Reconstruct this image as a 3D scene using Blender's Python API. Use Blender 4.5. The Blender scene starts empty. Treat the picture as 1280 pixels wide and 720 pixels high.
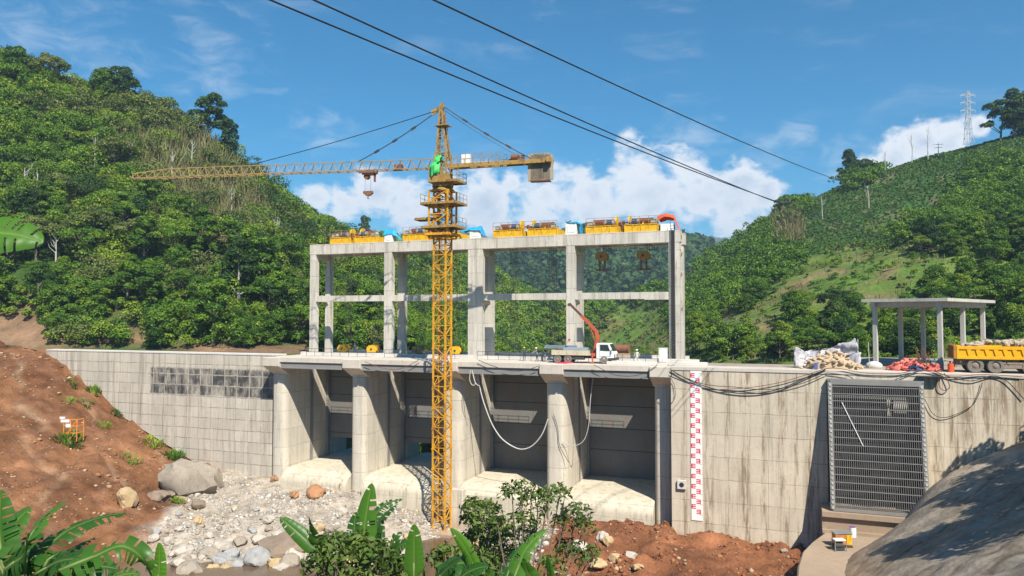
import bpy, bmesh, math, random
import numpy as np
from mathutils import Vector, Matrix
R = math.radians
rng = np.random.default_rng(7)
random.seed(7)
scene = bpy.context.scene
COL = scene.collection

# ------------------------------------------------------------------ camera
YAW, PITCH, EYE = R(20.7), R(2.2), Vector((0, 0, 5.8))
cam_data = bpy.data.cameras.new('camera')
cam_data.sensor_width = 36; cam_data.lens = 926 / 1280 * 36
cam_data.clip_start = 0.1; cam_data.clip_end = 30000
cam = bpy.data.objects.new('camera', cam_data); COL.objects.link(cam)
cam.location = EYE
cam.rotation_euler = (R(90) + PITCH, 0, YAW)
scene.camera = cam
scene.render.resolution_x, scene.render.resolution_y = 1024, 576

# ------------------------------------------------------------------ sun, sky, exposure
SUN = Vector((0.9, -1.0, 1.5)).normalized()          # towards the sun
sl = bpy.data.lights.new('sun', 'SUN'); sl.energy = 5.0; sl.angle = R(0.5); sl.color = (1.0, 0.935, 0.82)
so = bpy.data.objects.new('sun', sl); COL.objects.link(so)
so.rotation_euler = SUN.to_track_quat('Z', 'Y').to_euler(); so.location = (60, -60, 120)
scene.view_settings.view_transform = 'Standard'; scene.view_settings.look = 'None'
scene.view_settings.gamma = 1.0; scene.view_settings.use_curve_mapping = False
scene.view_settings.exposure = 0.75
scene.cycles.max_bounces = 6; scene.cycles.diffuse_bounces = 3; scene.cycles.glossy_bounces = 2
scene.cycles.transmission_bounces = 4; scene.cycles.transparent_max_bounces = 4; scene.cycles.volume_bounces = 0
scene.cycles.caustics_reflective = False; scene.cycles.caustics_refractive = False

def nd(nt, t, ins=None, **props):
    n = nt.nodes.new(t)
    for k, v in props.items(): setattr(n, k, v)
    for k, v in (ins or {}).items():
        if isinstance(v, bpy.types.NodeSocket): nt.links.new(v, n.inputs[k])
        else: n.inputs[k].default_value = v
    return n
def mth(nt, op, a, b=None, c=None, clamp=False):
    ins = {0: a}
    if b is not None: ins[1] = b
    if c is not None: ins[2] = c
    return nd(nt, 'ShaderNodeMath', ins, operation=op, use_clamp=clamp).outputs[0]
def vmul(nt, v, s): return nd(nt, 'ShaderNodeVectorMath', {0: v, 1: s}, operation='MULTIPLY').outputs[0]
def noise(nt, v, scale, detail=3, rough=0.55, dist=0.0):
    return nd(nt, 'ShaderNodeTexNoise', {'Vector': v, 'Scale': scale, 'Detail': detail, 'Roughness': rough, 'Distortion': dist}).outputs['Fac']
def ramp(nt, fac, stops, interp='LINEAR'):
    n = nd(nt, 'ShaderNodeValToRGB', {'Fac': fac}); cr = n.color_ramp; cr.interpolation = interp
    while len(cr.elements) < len(stops): cr.elements.new(0.5)
    for e, (p, c) in zip(cr.elements, stops):
        e.position = p; e.color = (c, c, c, 1) if isinstance(c, (int, float)) else (*c, 1)
    return n.outputs['Color']
def mixc(nt, fac, a, b, mode='MIX'):
    n = nd(nt, 'ShaderNodeMix', data_type='RGBA', blend_type=mode)
    for i, v in ((0, fac), (6, a), (7, b)):
        if isinstance(v, bpy.types.NodeSocket): nt.links.new(v, n.inputs[i])
        elif i == 0: n.inputs[0].default_value = v
        else: n.inputs[i].default_value = (*v[:3], 1) if not isinstance(v, (int, float)) else (v, v, v, 1)
    return n.outputs[2]
def mapr(nt, v, a, b, c=0.0, d=1.0, smooth=True):
    return nd(nt, 'ShaderNodeMapRange', {0: v, 1: a, 2: b, 3: c, 4: d}, interpolation_type='SMOOTHSTEP' if smooth else 'LINEAR').outputs[0]

# pixel of the photograph (1280 x 720) <-> world; used to read measured positions off known planes
FWD = Vector((-math.sin(YAW) * math.cos(PITCH), math.cos(YAW) * math.cos(PITCH), math.sin(PITCH)))
RIGHT = Vector((math.cos(YAW), math.sin(YAW), 0)); UP = RIGHT.cross(FWD)
def ray(px, py): return FWD + RIGHT * ((px - 640) / 926) + UP * ((360 - py) / 926)
def at_y(px, py, Y): r = ray(px, py); return EYE + r * (Y / r.y)
def at_z(px, py, Z): r = ray(px, py); return EYE + r * ((Z - EYE.z) / r.z)
def at_d(px, py, d): return EYE + ray(px, py) * d
F_, R_, U_, E_ = (np.array(v) for v in (FWD, RIGHT, UP, EYE))
def proj(P):
    q = np.asarray(P) - E_; d = q @ F_; d = np.where(np.abs(d) < 1e-6, 1e-6, d)
    return 640 + 926 * (q @ R_) / d, 360 - 926 * (q @ U_) / d, d

world = bpy.data.worlds.new('World'); scene.world = world; world.use_nodes = True
wt = world.node_tree; wt.nodes.clear()
sky = nd(wt, 'ShaderNodeTexSky', sky_type='NISHITA', sun_disc=False, sun_elevation=math.asin(SUN.z),
         sun_rotation=math.atan2(SUN.x, SUN.y), altitude=600, air_density=1.0, dust_density=0.6, ozone_density=2.5)
gen = nd(wt, 'ShaderNodeTexCoord').outputs['Generated']
skyc = nd(wt, 'ShaderNodeHueSaturation', {'Hue': 0.49, 'Saturation': 2.3, 'Value': 1.22, 'Color': sky.outputs[0]}).outputs[0]
# cumulus banks: soft regions of the sky (direction, radius) broken up by noise
BANKS = [(520, 262, .07), (470, 240, .055), (600, 250, .075), (560, 240, .05), (680, 248, .085), (740, 262, .09), (800, 240, .09), (860, 215, .07), (880, 250, .09),
         (930, 222, .065), (905, 265, .08), (430, 258, .045), (400, 250, .035), (1120, 192, .036), (1155, 178, .038), (1190, 176, .034), (1090, 212, .028), (1225, 160, .018),
         (660, 290, .06), (640, 225, .03), (960, 240, .035)]
WISPS = [(405, 160, .05), (440, 165, .04), (1000, 172, .045), (960, 190, .04), (690, 215, .045), (30, 45, .07), (120, 60, .08), (270, 75, .08), (860, 165, .06), (1050, 190, .05)]
def banks(lst):
    out = None
    for px, py, r in lst:
        d = ray(px, py).normalized()
        ds = nd(wt, 'ShaderNodeVectorMath', {0: gen, 1: d}, operation='DISTANCE').outputs['Value']
        v = mapr(wt, ds, 0.0, r * 1.25, 1.0, 0.0, smooth=False)
        out = v if out is None else mth(wt, 'MAXIMUM', out, v)
    return out
gs = vmul(wt, gen, (1, 1, 1.5))
n_big = noise(wt, gs, 14, 6, 0.6, 0.3)
n_fine = noise(wt, gs, 48, 4, 0.6)
nn = mth(wt, 'ADD', mth(wt, 'MULTIPLY', n_big, 0.75), mth(wt, 'MULTIPLY', n_fine, 0.25))
dens = mth(wt, 'ADD', mth(wt, 'SUBTRACT', mth(wt, 'MULTIPLY', banks(BANKS), 1.3), .25), mth(wt, 'MULTIPLY', mth(wt, 'SUBTRACT', nn, 0.5), 2.6))
cum = mapr(wt, dens, 0.25, 0.75)
wdens = mth(wt, 'ADD', banks(WISPS), mth(wt, 'MULTIPLY', mth(wt, 'SUBTRACT', noise(wt, vmul(wt, gen, (1, 1, 2.4)), 16, 6, .62, .6), .5), 3.0))
wisp = mth(wt, 'MULTIPLY', mapr(wt, wdens, 0.35, 1.6), 0.34)
cir = mth(wt, 'MULTIPLY', mapr(wt, noise(wt, nd(wt, 'ShaderNodeVectorMath', {0: vmul(wt, gen, (2.2, 1.2, 9)), 1: (3, 1, 2)}, operation='ADD').outputs[0], 3.2, 7, .62, .5), .54, .8), 0.15)
cover = mth(wt, 'MAXIMUM', mth(wt, 'MAXIMUM', cum, wisp), cir)
shade = mapr(wt, mth(wt, 'ADD', mth(wt, 'MULTIPLY', n_big, 0.6), mth(wt, 'MULTIPLY', noise(wt, gs, 7, 3), 0.5)), 0.36, 0.66)
thick = mapr(wt, dens, 0.5, 1.5, 0.0, 1.0)
ccol = mixc(wt, mth(wt, 'MULTIPLY', shade, thick), (10.4, 10.5, 10.7), (5.6, 6.6, 8.0))
skymix = mixc(wt, cover, skyc, ccol)
bg = nd(wt, 'ShaderNodeBackground', {'Color': skymix, 'Strength': 0.062})
nd(wt, 'ShaderNodeOutputWorld', {'Surface': bg.outputs[0]})

# ------------------------------------------------------------------ helpers
def tag(o, label=None, cat=None, group=None, kind=None):
    for k, v in (('label', label), ('category', cat), ('group', group), ('kind', kind)):
        if v: o[k] = v
    return o
def thing(name, label, cat, loc=(0, 0, 0), rz=0.0, group=None):
    o = bpy.data.objects.new(name, None); COL.objects.link(o)
    o.location = loc; o.rotation_euler.z = rz; o.empty_display_size = 0.3
    return tag(o, label, cat, group)
def link_mesh(name, me, m, parent=None):
    if m is not None:
        for x in (m if isinstance(m, (list, tuple)) else [m]): me.materials.append(x)
    o = bpy.data.objects.new(name, me); COL.objects.link(o)
    if parent is not None: o.parent = parent
    return o
def copy_tree(o, parent=None):
    c = o.copy(); COL.objects.link(c)
    if parent is not None: c.parent = parent
    for ch in KIDS.get(o.name, []): copy_tree(ch, c)
    return c
KIDS = {}
class MB:
    def __init__(s): s.v = []; s.f = []; s.m = []; s.mi = 0
    def add(s, vs, fs):
        b = len(s.v); s.v += [tuple(v) for v in vs]; s.f += [tuple(i + b for i in f) for f in fs]; s.m += [s.mi] * len(fs); return s
    def box(s, x0, x1, y0, y1, z0, z1):
        return s.add([(x0, y0, z0), (x1, y0, z0), (x1, y1, z0), (x0, y1, z0), (x0, y0, z1), (x1, y0, z1), (x1, y1, z1), (x0, y1, z1)],
                     [(0, 3, 2, 1), (4, 5, 6, 7), (0, 1, 5, 4), (1, 2, 6, 5), (2, 3, 7, 6), (3, 0, 4, 7)])
    def bar(s, p, q, w, h=None, up=(0, 0, 1)):
        p, q = Vector(p), Vector(q); h = h or w; d = (q - p)
        if d.length < 1e-6: return s
        d.normalize(); u = Vector(up)
        if abs(d.dot(u)) > .98: u = Vector((0, 1, 0))
        a = d.cross(u).normalized() * (w / 2); b = a.cross(d).normalized() * (h / 2)
        vs = [p - a - b, p + a - b, p + a + b, p - a + b, q - a - b, q + a - b, q + a + b, q - a + b]
        return s.add(vs, [(0, 1, 2, 3), (4, 7, 6, 5), (0, 4, 5, 1), (1, 5, 6, 2), (2, 6, 7, 3), (3, 7, 4, 0)])
    def cyl(s, p, q, r0, r1=None, n=12, cap=True):
        p, q = Vector(p), Vector(q); r1 = r0 if r1 is None else r1; d = (q - p).normalized()
        u = Vector((0, 0, 1)) if abs(d.z) < .9 else Vector((1, 0, 0)); a = d.cross(u).normalized(); b = a.cross(d)
        vs = []
        for c, r in ((p, r0), (q, r1)):
            vs += [c + (a * math.cos(t) + b * math.sin(t)) * r for t in (2 * math.pi * k / n for k in range(n))]
        fs = [(k, n + k, n + (k + 1) % n, (k + 1) % n) for k in range(n)]
        if cap: fs += [tuple(range(n)), tuple(reversed(range(n, 2 * n)))]
        return s.add(vs, fs)
    def tube(s, pts, r, n=6):
        pts = [Vector(p) for p in pts]; vs = []; L = len(pts); a = None
        for i, p in enumerate(pts):
            d = (pts[min(i + 1, L - 1)] - pts[max(i - 1, 0)]).normalized()
            if a is None: a = d.cross(Vector((0, 0, 1)) if abs(d.z) < .9 else Vector((1, 0, 0))).normalized()
            else: a = (a - d * a.dot(d)).normalized()
            b = a.cross(d); rr = r[i] if isinstance(r, (list, tuple)) else r
            vs += [p + (a * math.cos(t) + b * math.sin(t)) * rr for t in (2 * math.pi * k / n for k in range(n))]
        fs = [(i * n + k, (i + 1) * n + k, (i + 1) * n + (k + 1) % n, i * n + (k + 1) % n) for i in range(L - 1) for k in range(n)]
        fs += [tuple(range(n)), tuple(reversed(range((L - 1) * n, L * n)))]
        return s.add(vs, fs)
    def prism(s, poly, axis, a, b):
        """polygon in the two other axes, pushed along AXIS from a to b"""
        def P(u, v, w): return {'x': (w, u, v), 'y': (u, w, v), 'z': (u, v, w)}[axis]
        n = len(poly); vs = [P(u, v, a) for u, v in poly] + [P(u, v, b) for u, v in poly]
        return s.add(vs, [tuple(range(n)), tuple(reversed(range(n, 2 * n)))] + [(k, n + k, n + (k + 1) % n, (k + 1) % n) for k in range(n)])
    def ball(s, c, rx, ry, rz, nu=10, nv=7, z0=-1.0):
        vs, fs = [], []
        for j in range(nv + 1):
            t = math.asin(z0) + (math.pi / 2 - math.asin(z0)) * j / nv
            for k in range(nu):
                p = 2 * math.pi * k / nu
                vs.append((c[0] + rx * math.cos(t) * math.cos(p), c[1] + ry * math.cos(t) * math.sin(p), c[2] + rz * math.sin(t)))
        for j in range(nv):
            for k in range(nu): fs.append((j * nu + k, j * nu + (k + 1) % nu, (j + 1) * nu + (k + 1) % nu, (j + 1) * nu + k))
        if z0 > -1: fs.append(tuple(reversed(range(nu))))
        return s.add(vs, fs)
    def xf(s, M):
        s.v = [tuple(M @ Vector(v)) for v in s.v]; return s
    def build(s, name, m, parent=None, smooth=False, bevel=0.0):
        me = bpy.data.meshes.new(name); me.from_pydata(s.v, [], s.f)
        bm = bmesh.new(); bm.from_mesh(me); bmesh.ops.recalc_face_normals(bm, faces=bm.faces)
        bm.to_mesh(me); bm.free()
        if any(s.m): me.polygons.foreach_set('material_index', s.m)
        if smooth is True: me.polygons.foreach_set('use_smooth', [True] * len(me.polygons))
        o = link_mesh(name, me, m, parent)
        if smooth == 'auto':
            me.polygons.foreach_set('use_smooth', [True] * len(me.polygons)); me.set_sharp_from_angle(angle=R(35))
        if bevel:
            b = o.modifiers.new('bevel', 'BEVEL'); b.width = bevel; b.segments = 1; b.limit_method = 'ANGLE'; b.angle_limit = R(40)
        if parent is not None: KIDS.setdefault(parent.name, []).append(o)
        return o
def np_mesh(name, V, F, face_attr=None, vert_col=None, smooth=False, uv=None):
    me = bpy.data.meshes.new(name); V = np.asarray(V, np.float32); F = np.asarray(F, np.int32); k = F.shape[1]
    me.vertices.add(len(V)); me.vertices.foreach_set('co', V.ravel())
    me.loops.add(F.size); me.loops.foreach_set('vertex_index', F.ravel())
    me.polygons.add(len(F)); me.polygons.foreach_set('loop_start', np.arange(0, F.size, k, dtype=np.int32))
    try: me.polygons.foreach_set('loop_total', np.full(len(F), k, np.int32))
    except Exception: pass
    for an, av in (face_attr or {}).items():
        a = me.attributes.new(an, 'FLOAT', 'FACE'); a.data.foreach_set('value', np.asarray(av, np.float32))
    for an, av in (vert_col or {}).items():
        a = me.attributes.new(an, 'FLOAT_COLOR', 'POINT'); a.data.foreach_set('color', np.c_[av, np.ones(len(V))].astype(np.float32).ravel())
    if smooth: me.polygons.foreach_set('use_smooth', np.ones(len(F), bool))
    me.update(calc_edges=True); me.validate()
    return me

# value noise in numpy
def vnoise(x, y, seed=0):
    xi, yi = np.floor(x).astype(np.int64), np.floor(y).astype(np.int64); fx, fy = x - xi, y - yi
    fx = fx * fx * (3 - 2 * fx); fy = fy * fy * (3 - 2 * fy)
    def h(a, b):
        n = (a * 374761393 + b * 668265263 + seed * 974634777) & 0xffffffff
        n = ((n ^ (n >> 13)) * 1274126177) & 0xffffffff
        return ((n ^ (n >> 16)) & 0xffff) / 65535.0
    return (h(xi, yi) * (1 - fx) + h(xi + 1, yi) * fx) * (1 - fy) + (h(xi, yi + 1) * (1 - fx) + h(xi + 1, yi + 1) * fx) * fy
def fbm(x, y, oct=4, seed=0):
    s, a, t = 0, 1.0, 0
    for o in range(oct):
        s = s + a * (vnoise(x * 2 ** o + 17.3 * o, y * 2 ** o - 9.1 * o, seed + o) - .5); t += a; a *= .5
    return s / t * 2
def rbf(P, lam=0.5):
    """thin-plate surface through control points (x, y, z)"""
    P = np.asarray(P, float); n = len(P); sc = 50.0; X = P[:, :2] / sc
    def k(r): return np.where(r > 0, r * r * np.log(np.maximum(r, 1e-9)), 0)
    A = np.zeros((n + 3, n + 3)); A[:n, :n] = k(np.linalg.norm(X[:, None] - X[None], axis=2)) + np.eye(n) * lam * .01
    A[:n, n] = 1; A[:n, n + 1:] = X; A[n, :n] = 1; A[n + 1:, :n] = X.T
    w = np.linalg.solve(A, np.r_[P[:, 2], 0, 0, 0])
    def f(x, y):
        q = np.stack([np.asarray(x, float), np.asarray(y, float)], -1) / sc; sh = q.shape[:-1]; q = q.reshape(-1, 2); out = np.empty(len(q))
        for i in range(0, len(q), 20000):
            c = q[i:i + 20000]; out[i:i + 20000] = k(np.linalg.norm(c[:, None] - X[None], axis=2)) @ w[:n] + w[n] + c @ w[n + 1:]
        return out.reshape(sh)
    return f
def grid_faces(nx, ny):
    i = np.arange(nx * ny).reshape(ny, nx); return np.stack([i[:-1, :-1], i[:-1, 1:], i[1:, 1:], i[1:, :-1]], -1).reshape(-1, 4)

# ------------------------------------------------------------------ materials
def new_mat(name):
    m = bpy.data.materials.new(name); m.use_nodes = True; nt = m.node_tree; nt.nodes.clear()
    out = nd(nt, 'ShaderNodeOutputMaterial'); return m, nt, out
def plain(name, col, rough=0.6, metal=0.0, var=0.25, scale=1.5, dirt=None, dirt_amt=0.5, spec=0.4):
    m, nt, out = new_mat(name)
    pos = nd(nt, 'ShaderNodeTexCoord').outputs['Object']
    n = noise(nt, pos, scale, 5, .6)
    c = mixc(nt, n, tuple(x * (1 - var) for x in col), tuple(min(1, x * (1 + var)) for x in col))
    if dirt:
        d = mapr(nt, noise(nt, vmul(nt, pos, (1, 1, .5)), scale * 1.9, 6, .65), .48, .68)
        c = mixc(nt, mth(nt, 'MULTIPLY', d, dirt_amt), c, dirt)
    b = nd(nt, 'ShaderNodeBsdfPrincipled', {'Base Color': c, 'Roughness': rough, 'Metallic': metal, 'Specular IOR Level': spec})
    nt.links.new(b.outputs[0], out.inputs['Surface']); return m
def concrete(name, base=(.44, .41, .36), gx=0.0, gz=0.0, line=0.05, panel=0.12, streak=0.35, stain=0.25, coat=None, stain_cols=(), zdirt=None):
    m, nt, out = new_mat(name)
    pos = nd(nt, 'ShaderNodeNewGeometry').outputs['Position']; sp = nd(nt, 'ShaderNodeSeparateXYZ', {0: pos})
    x, y, z = sp.outputs
    big = noise(nt, pos, .22, 4, .6); fine = noise(nt, pos, 2.2, 5, .65)
    st = noise(nt, vmul(nt, pos, (1.1, 1.1, .06)), 1.5, 6, .72)
    c = mixc(nt, big, tuple(v * .72 for v in base), tuple(v * 1.2 for v in base))
    c = mixc(nt, mth(nt, 'MULTIPLY', mapr(nt, fine, .5, .75), .35), c, tuple(v * .55 for v in base))
    c = mixc(nt, mth(nt, 'MULTIPLY', mapr(nt, st, .45, .72), streak), c, (base[0] * .36, base[1] * .34, base[2] * .32))
    if gx:
        def cell(v, g): 
            q = mth(nt, 'DIVIDE', v, g); return mth(nt, 'FLOOR', q), mth(nt, 'FRACT', q)
        wob = mth(nt, 'MULTIPLY', mth(nt, 'SUBTRACT', noise(nt, pos, .5, 2), .5), .25)
        zi, zf = cell(mth(nt, 'ADD', z, wob), gz)
        off = mth(nt, 'MULTIPLY', nd(nt, 'ShaderNodeTexWhiteNoise', {'W': zi}, noise_dimensions='1D').outputs[0], .35)
        xi, xf = cell(mth(nt, 'ADD', mth(nt, 'ADD', x, y), off), gx)
        wn = nd(nt, 'ShaderNodeTexWhiteNoise', {'Vector': nd(nt, 'ShaderNodeCombineXYZ', {0: xi, 1: zi}).outputs[0]}, noise_dimensions='2D').outputs[0]
        c = mixc(nt, mth(nt, 'MULTIPLY', wn, panel * 2), c, tuple(v * .55 for v in base))
        lz = mth(nt, 'LESS_THAN', zf, line / gz); lx = mth(nt, 'LESS_THAN', xf, line * .8 / gx)
        ln = mth(nt, 'MULTIPLY', mth(nt, 'MAXIMUM', lz, lx), mapr(nt, noise(nt, pos, .9, 3), .3, .6, .15, .8))
        c = mixc(nt, ln, c, tuple(v * .25 for v in base))
    if stain:
        s1 = noise(nt, vmul(nt, pos, (.8, .8, .16)), 1.0, 6, .7, .4)
        c = mixc(nt, mth(nt, 'MULTIPLY', mapr(nt, s1, .58, .72), stain), c, (.13, .085, .045))
    for sx, sw in stain_cols:
        q = mth(nt, 'ABSOLUTE', mth(nt, 'SUBTRACT', x, sx)); q = mapr(nt, q, sw * .35, sw, 1, 0)
        q = mth(nt, 'MULTIPLY', q, mapr(nt, noise(nt, vmul(nt, pos, (2.4, 1, .22)), 1.0, 6, .75), .44, .62))
        c = mixc(nt, mth(nt, 'MULTIPLY', q, .75), c, (.16, .10, .05))
    if coat:   # black waterproof coating left on some panels
        (x0, x1, z0, z1) = coat
        jx = mth(nt, 'ADD', x, mth(nt, 'MULTIPLY', mth(nt, 'SUBTRACT', fine, .5), 1.2)); jz = mth(nt, 'ADD', z, mth(nt, 'MULTIPLY', mth(nt, 'SUBTRACT', fine, .5), .8))
        k = mth(nt, 'MULTIPLY', mth(nt, 'MULTIPLY', mapr(nt, jx, x0 - .3, x0 + .3), mapr(nt, jx, x1 - .4, x1 + .4, 1, 0)), mth(nt, 'MULTIPLY', mapr(nt, jz, z0 - .2, z0 + .2), mapr(nt, jz, z1 - .2, z1 + .2, 1, 0)))
        k = mth(nt, 'MULTIPLY', k, mth(nt, 'MULTIPLY', mapr(nt, wn, .0, .35, .7, .97), mapr(nt, noise(nt, vmul(nt, pos, (1.2, 1, .5)), .8, 5, .7), .35, .6, .35, 1)))
        k = mth(nt, 'MULTIPLY', k, mth(nt, 'SUBTRACT', 1.0, mth(nt, 'MAXIMUM', mth(nt, 'LESS_THAN', zf, .16 / gz), mth(nt, 'LESS_THAN', xf, .16 / gx))))
        c = mixc(nt, k, c, (.04, .04, .043))
    if zdirt:  # splash of red earth near the ground
        q = mth(nt, 'MULTIPLY', mapr(nt, mth(nt, 'ADD', z, mth(nt, 'MULTIPLY', fine, 2.0)), zdirt[0], zdirt[1], 1, 0), zdirt[2]); c = mixc(nt, q, c, (.3, .17, .09))
    bp = nd(nt, 'ShaderNodeBump', {'Strength': .35, 'Distance': .05, 'Height': fine}).outputs[0]
    b = nd(nt, 'ShaderNodeBsdfPrincipled', {'Base Color': c, 'Roughness': .88, 'Specular IOR Level': .25, 'Normal': bp})
    nt.links.new(b.outputs[0], out.inputs['Surface']); return m
def foliage(name, stops, trans=.3, attr='tint', tone=.5, obj_random=.25):
    """leaf colour from a random value per leaf and a tone per clump; leaves let light through"""
    m, nt, out = new_mat(name)
    a = nd(nt, 'ShaderNodeAttribute', attribute_name=attr).outputs['Fac']; t = nd(nt, 'ShaderNodeAttribute', attribute_name='tone').outputs['Fac']
    r = nd(nt, 'ShaderNodeObjectInfo').outputs['Random']
    f = mth(nt, 'ADD', mth(nt, 'ADD', mth(nt, 'MULTIPLY', a, 1 - tone - obj_random), mth(nt, 'MULTIPLY', t, tone)), mth(nt, 'MULTIPLY', r, obj_random))
    c = ramp(nt, f, stops)
    d = nd(nt, 'ShaderNodeBsdfPrincipled', {'Base Color': c, 'Roughness': .55, 'Specular IOR Level': .25})
    tr = nd(nt, 'ShaderNodeBsdfTranslucent', {'Color': mixc(nt, .5, c, (.16, .22, .02))})
    mx = nd(nt, 'ShaderNodeMixShader', {0: trans, 1: d.outputs[0], 2: tr.outputs[0]})
    nt.links.new(mx.outputs[0], out.inputs['Surface']); return m
def ground_mat(name, rough=.95, scale=1.0, bump=.6):
    m, nt, out = new_mat(name)
    pos = nd(nt, 'ShaderNodeNewGeometry').outputs['Position']
    a = nd(nt, 'ShaderNodeAttribute', attribute_name='base').outputs['Color']
    n1 = noise(nt, pos, .5 * scale, 6, .65); n2 = noise(nt, pos, 3.0 * scale, 5, .7)
    v = nd(nt, 'ShaderNodeTexVoronoi', {'Vector': pos, 'Scale': 2.2 * scale}); 
    k = mth(nt, 'ADD', mapr(nt, n1, .25, .75, .55, 1.1), mth(nt, 'MULTIPLY', mth(nt, 'SUBTRACT', n2, .5), .9))
    c = mixc(nt, 1.0, a, nd(nt, 'ShaderNodeCombineColor', {0: k, 1: k, 2: k}).outputs[0], 'MULTIPLY')
    hb = mth(nt, 'ADD', n2, mth(nt, 'MULTIPLY', v.outputs['Distance'], .4))
    bp = nd(nt, 'ShaderNodeBump', {'Strength': bump, 'Distance': .25, 'Height': hb}).outputs[0]
    b = nd(nt, 'ShaderNodeBsdfPrincipled', {'Base Color': c, 'Roughness': rough, 'Specular IOR Level': .2, 'Normal': bp})
    nt.links.new(b.outputs[0], out.inputs['Surface']); return m
M = {}
M['pier'] = concrete('pier concrete', (.61, .555, .455), 3.1, 2.6, .05, .1, .45, .3, zdirt=(-20.5, -16.8, .6))
M['wall_panel'] = concrete('formwork panelled concrete', (.57, .515, .425), 2.35, 1.62, .1, .17, .75, .25, coat=(-95.2, -71.0, -6.3, -2.2))
M['wall_right'] = concrete('stained wall concrete', (.62, .54, .42), 4.2, 2.5, .06, .12, .6, .22,
                           stain_cols=((-9.0, .7), (-5.0, .9), (-1.2, .8), (-3.2, .5), (1.6, .6), (13.6, .8), (15.2, .6), (16.5, .9), (18, .6), (19.2, 1.0), (21, .9), (-11.6, .3), (-7, .4), (0.2, .35), (2.2, .4)), zdirt=(-19.2, -17.2, .6))
M['frame_con'] = concrete('gantry concrete', (.62, .575, .5), 2.9, 2.4, .05, .14, streak=.75, stain=.5)
M['sill_con'] = concrete('sill concrete', (.60, .54, .42), 3.3, 1.5, .035, .06, streak=.6, stain=.9, zdirt=(-20.8, -17.4, .7))
M['deck_con'] = concrete('deck concrete', (.58, .52, .44), 0, 0, streak=.2, stain=.3)
M['shot'] = concrete('sprayed concrete', (.27, .225, .175), 0, 0, streak=.1, stain=.3)
M['shelf'] = concrete('shelf concrete', (.36, .27, .19), 0, 0, streak=.1, stain=.35)
M['pav_con'] = concrete('canopy concrete', (.5, .48, .44), 0, 0, streak=.35, stain=.1)
M['pale_con'] = concrete('pale precast concrete', (.62, .59, .54), 0, 0, streak=.2, stain=.1)
M['gate'] = plain('grey painted gate steel', (.18, .175, .165), .55, 0, .2, .5, (.2, .14, .09), .6)
M['girder'] = plain('grey girder steel', (.23, .22, .205), .55, 0, .25, .8)
M['crane'] = plain('worn yellow crane paint', (.64, .32, .018), .5, 0, .3, .8, (.2, .08, .03), .7)
M['crane_old'] = plain('rusty yellow crane paint', (.36, .22, .06), .6, 0, .4, 1.2, (.12, .06, .03), .85)
M['cw'] = concrete('ballast concrete', (.37, .31, .24), 0, 0, streak=.5, stain=.4)
M['rust'] = plain('rusted steel', (.2, .09, .05), .8, 0, .5, 2.0)
M['dark'] = plain('dark iron', (.05, .047, .045), .6, 0, .4, 1.0)
M['cable'] = plain('black cable rubber', (.025, .025, .027), .6, 0, .3, 1.0)
M['hose'] = plain('pale plastic hose', (.5, .49, .46), .5)
M['redcable'] = plain('brown red cable', (.2, .07, .05), .6)
M['yellow'] = plain('bright yellow machine paint', (.74, .42, .012), .5, 0, .2, 1.5, (.28, .12, .03), .6)
M['truck_yellow'] = plain('orange yellow truck paint', (.82, .42, .01), .4, 0, .12, 1.0, (.4, .22, .06), .3)
M['drum'] = plain('oxide red drum', (.16, .05, .035), .5, 0, .3, 2)
M['blue'] = plain('blue motor paint', (.03, .09, .2), .5, 0, .3, 2, (.05, .04, .035), .6)
M['cover'] = plain('greasy grey cover', (.4, .39, .36), .5, 0, .3, 3, (.12, .09, .06), .7)
M['white'] = plain('white paint', (.75, .75, .73), .45, 0, .06, 1.0, (.4, .36, .3), .3)
M['bluetarp'] = plain('blue tarpaulin', (.02, .33, .62), .5, 0, .2, 3)
M['redtarp'] = plain('orange red tarpaulin', (.72, .10, .03), .5, 0, .2, 3)
M['faderedtarp'] = plain('faded red tarpaulin', (.55, .12, .09), .6, 0, .3, 2.5, (.6, .3, .25), .6)
M['navytarp'] = plain('dark blue tarpaulin', (.03, .05, .13), .55)
M['greytarp'] = plain('pale grey tarpaulin', (.47, .45, .47), .6, 0, .15, 1.5, (.14, .13, .16), .7)
M['green_net'] = plain('green cover cloth', (.07, .5, .12), .6, 0, .25, 3)
M['rubber'] = plain('dusty tyre rubber', (.17, .155, .135), .85, 0, .2, 3, (.22, .2, .17), .6)
M['rim'] = plain('dusty wheel steel', (.25, .2, .16), .6, 0, .3, 4)
M['red_arm'] = plain('red lifting arm paint', (.48, .1, .05), .5, 0, .25, 2)
M['brown_arm'] = plain('brown lifting arm tip', (.12, .06, .045), .6)
M['glass'] = plain('cab glass', (.03, .045, .05), .08, 0, .2, 1, spec=.8)
M['cream'] = plain('cream truck bed paint', (.55, .47, .33), .6, 0, .15, 1, (.3, .24, .16), .5)
M['zinc'] = plain('galvanised steel sheet', (.42, .47, .5), .35, .6, .12, .8)
M['steelblue'] = plain('blue grey steel plate', (.24, .3, .35), .45, .3, .15, .8)
M['sack'] = plain('woven sandbag cloth', (.45, .34, .22), .9, 0, .2, 3, (.35, .25, .15), .5)
M['skin'] = plain('skin', (.33, .19, .12), .6)
M['cl_white'] = plain('pale work clothes', (.62, .6, .52), .85)
M['cl_dark'] = plain('dark blue work clothes', (.04, .05, .08), .85)
M['cl_grey'] = plain('grey work clothes', (.2, .21, .22), .85)
M['helmet_y'] = plain('yellow helmet plastic', (.8, .5, .02), .35)
M['red_paint'] = plain('red gauge paint', (.62, .02, .07), .5, 0, .1)
M['gauge_white'] = plain('white gauge paint', (.8, .8, .78), .5, 0, .04, 1, (.6, .57, .5), .3)
M['bark'] = plain('tree bark', (.16, .13, .1), .9, 0, .35, 2)
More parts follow.
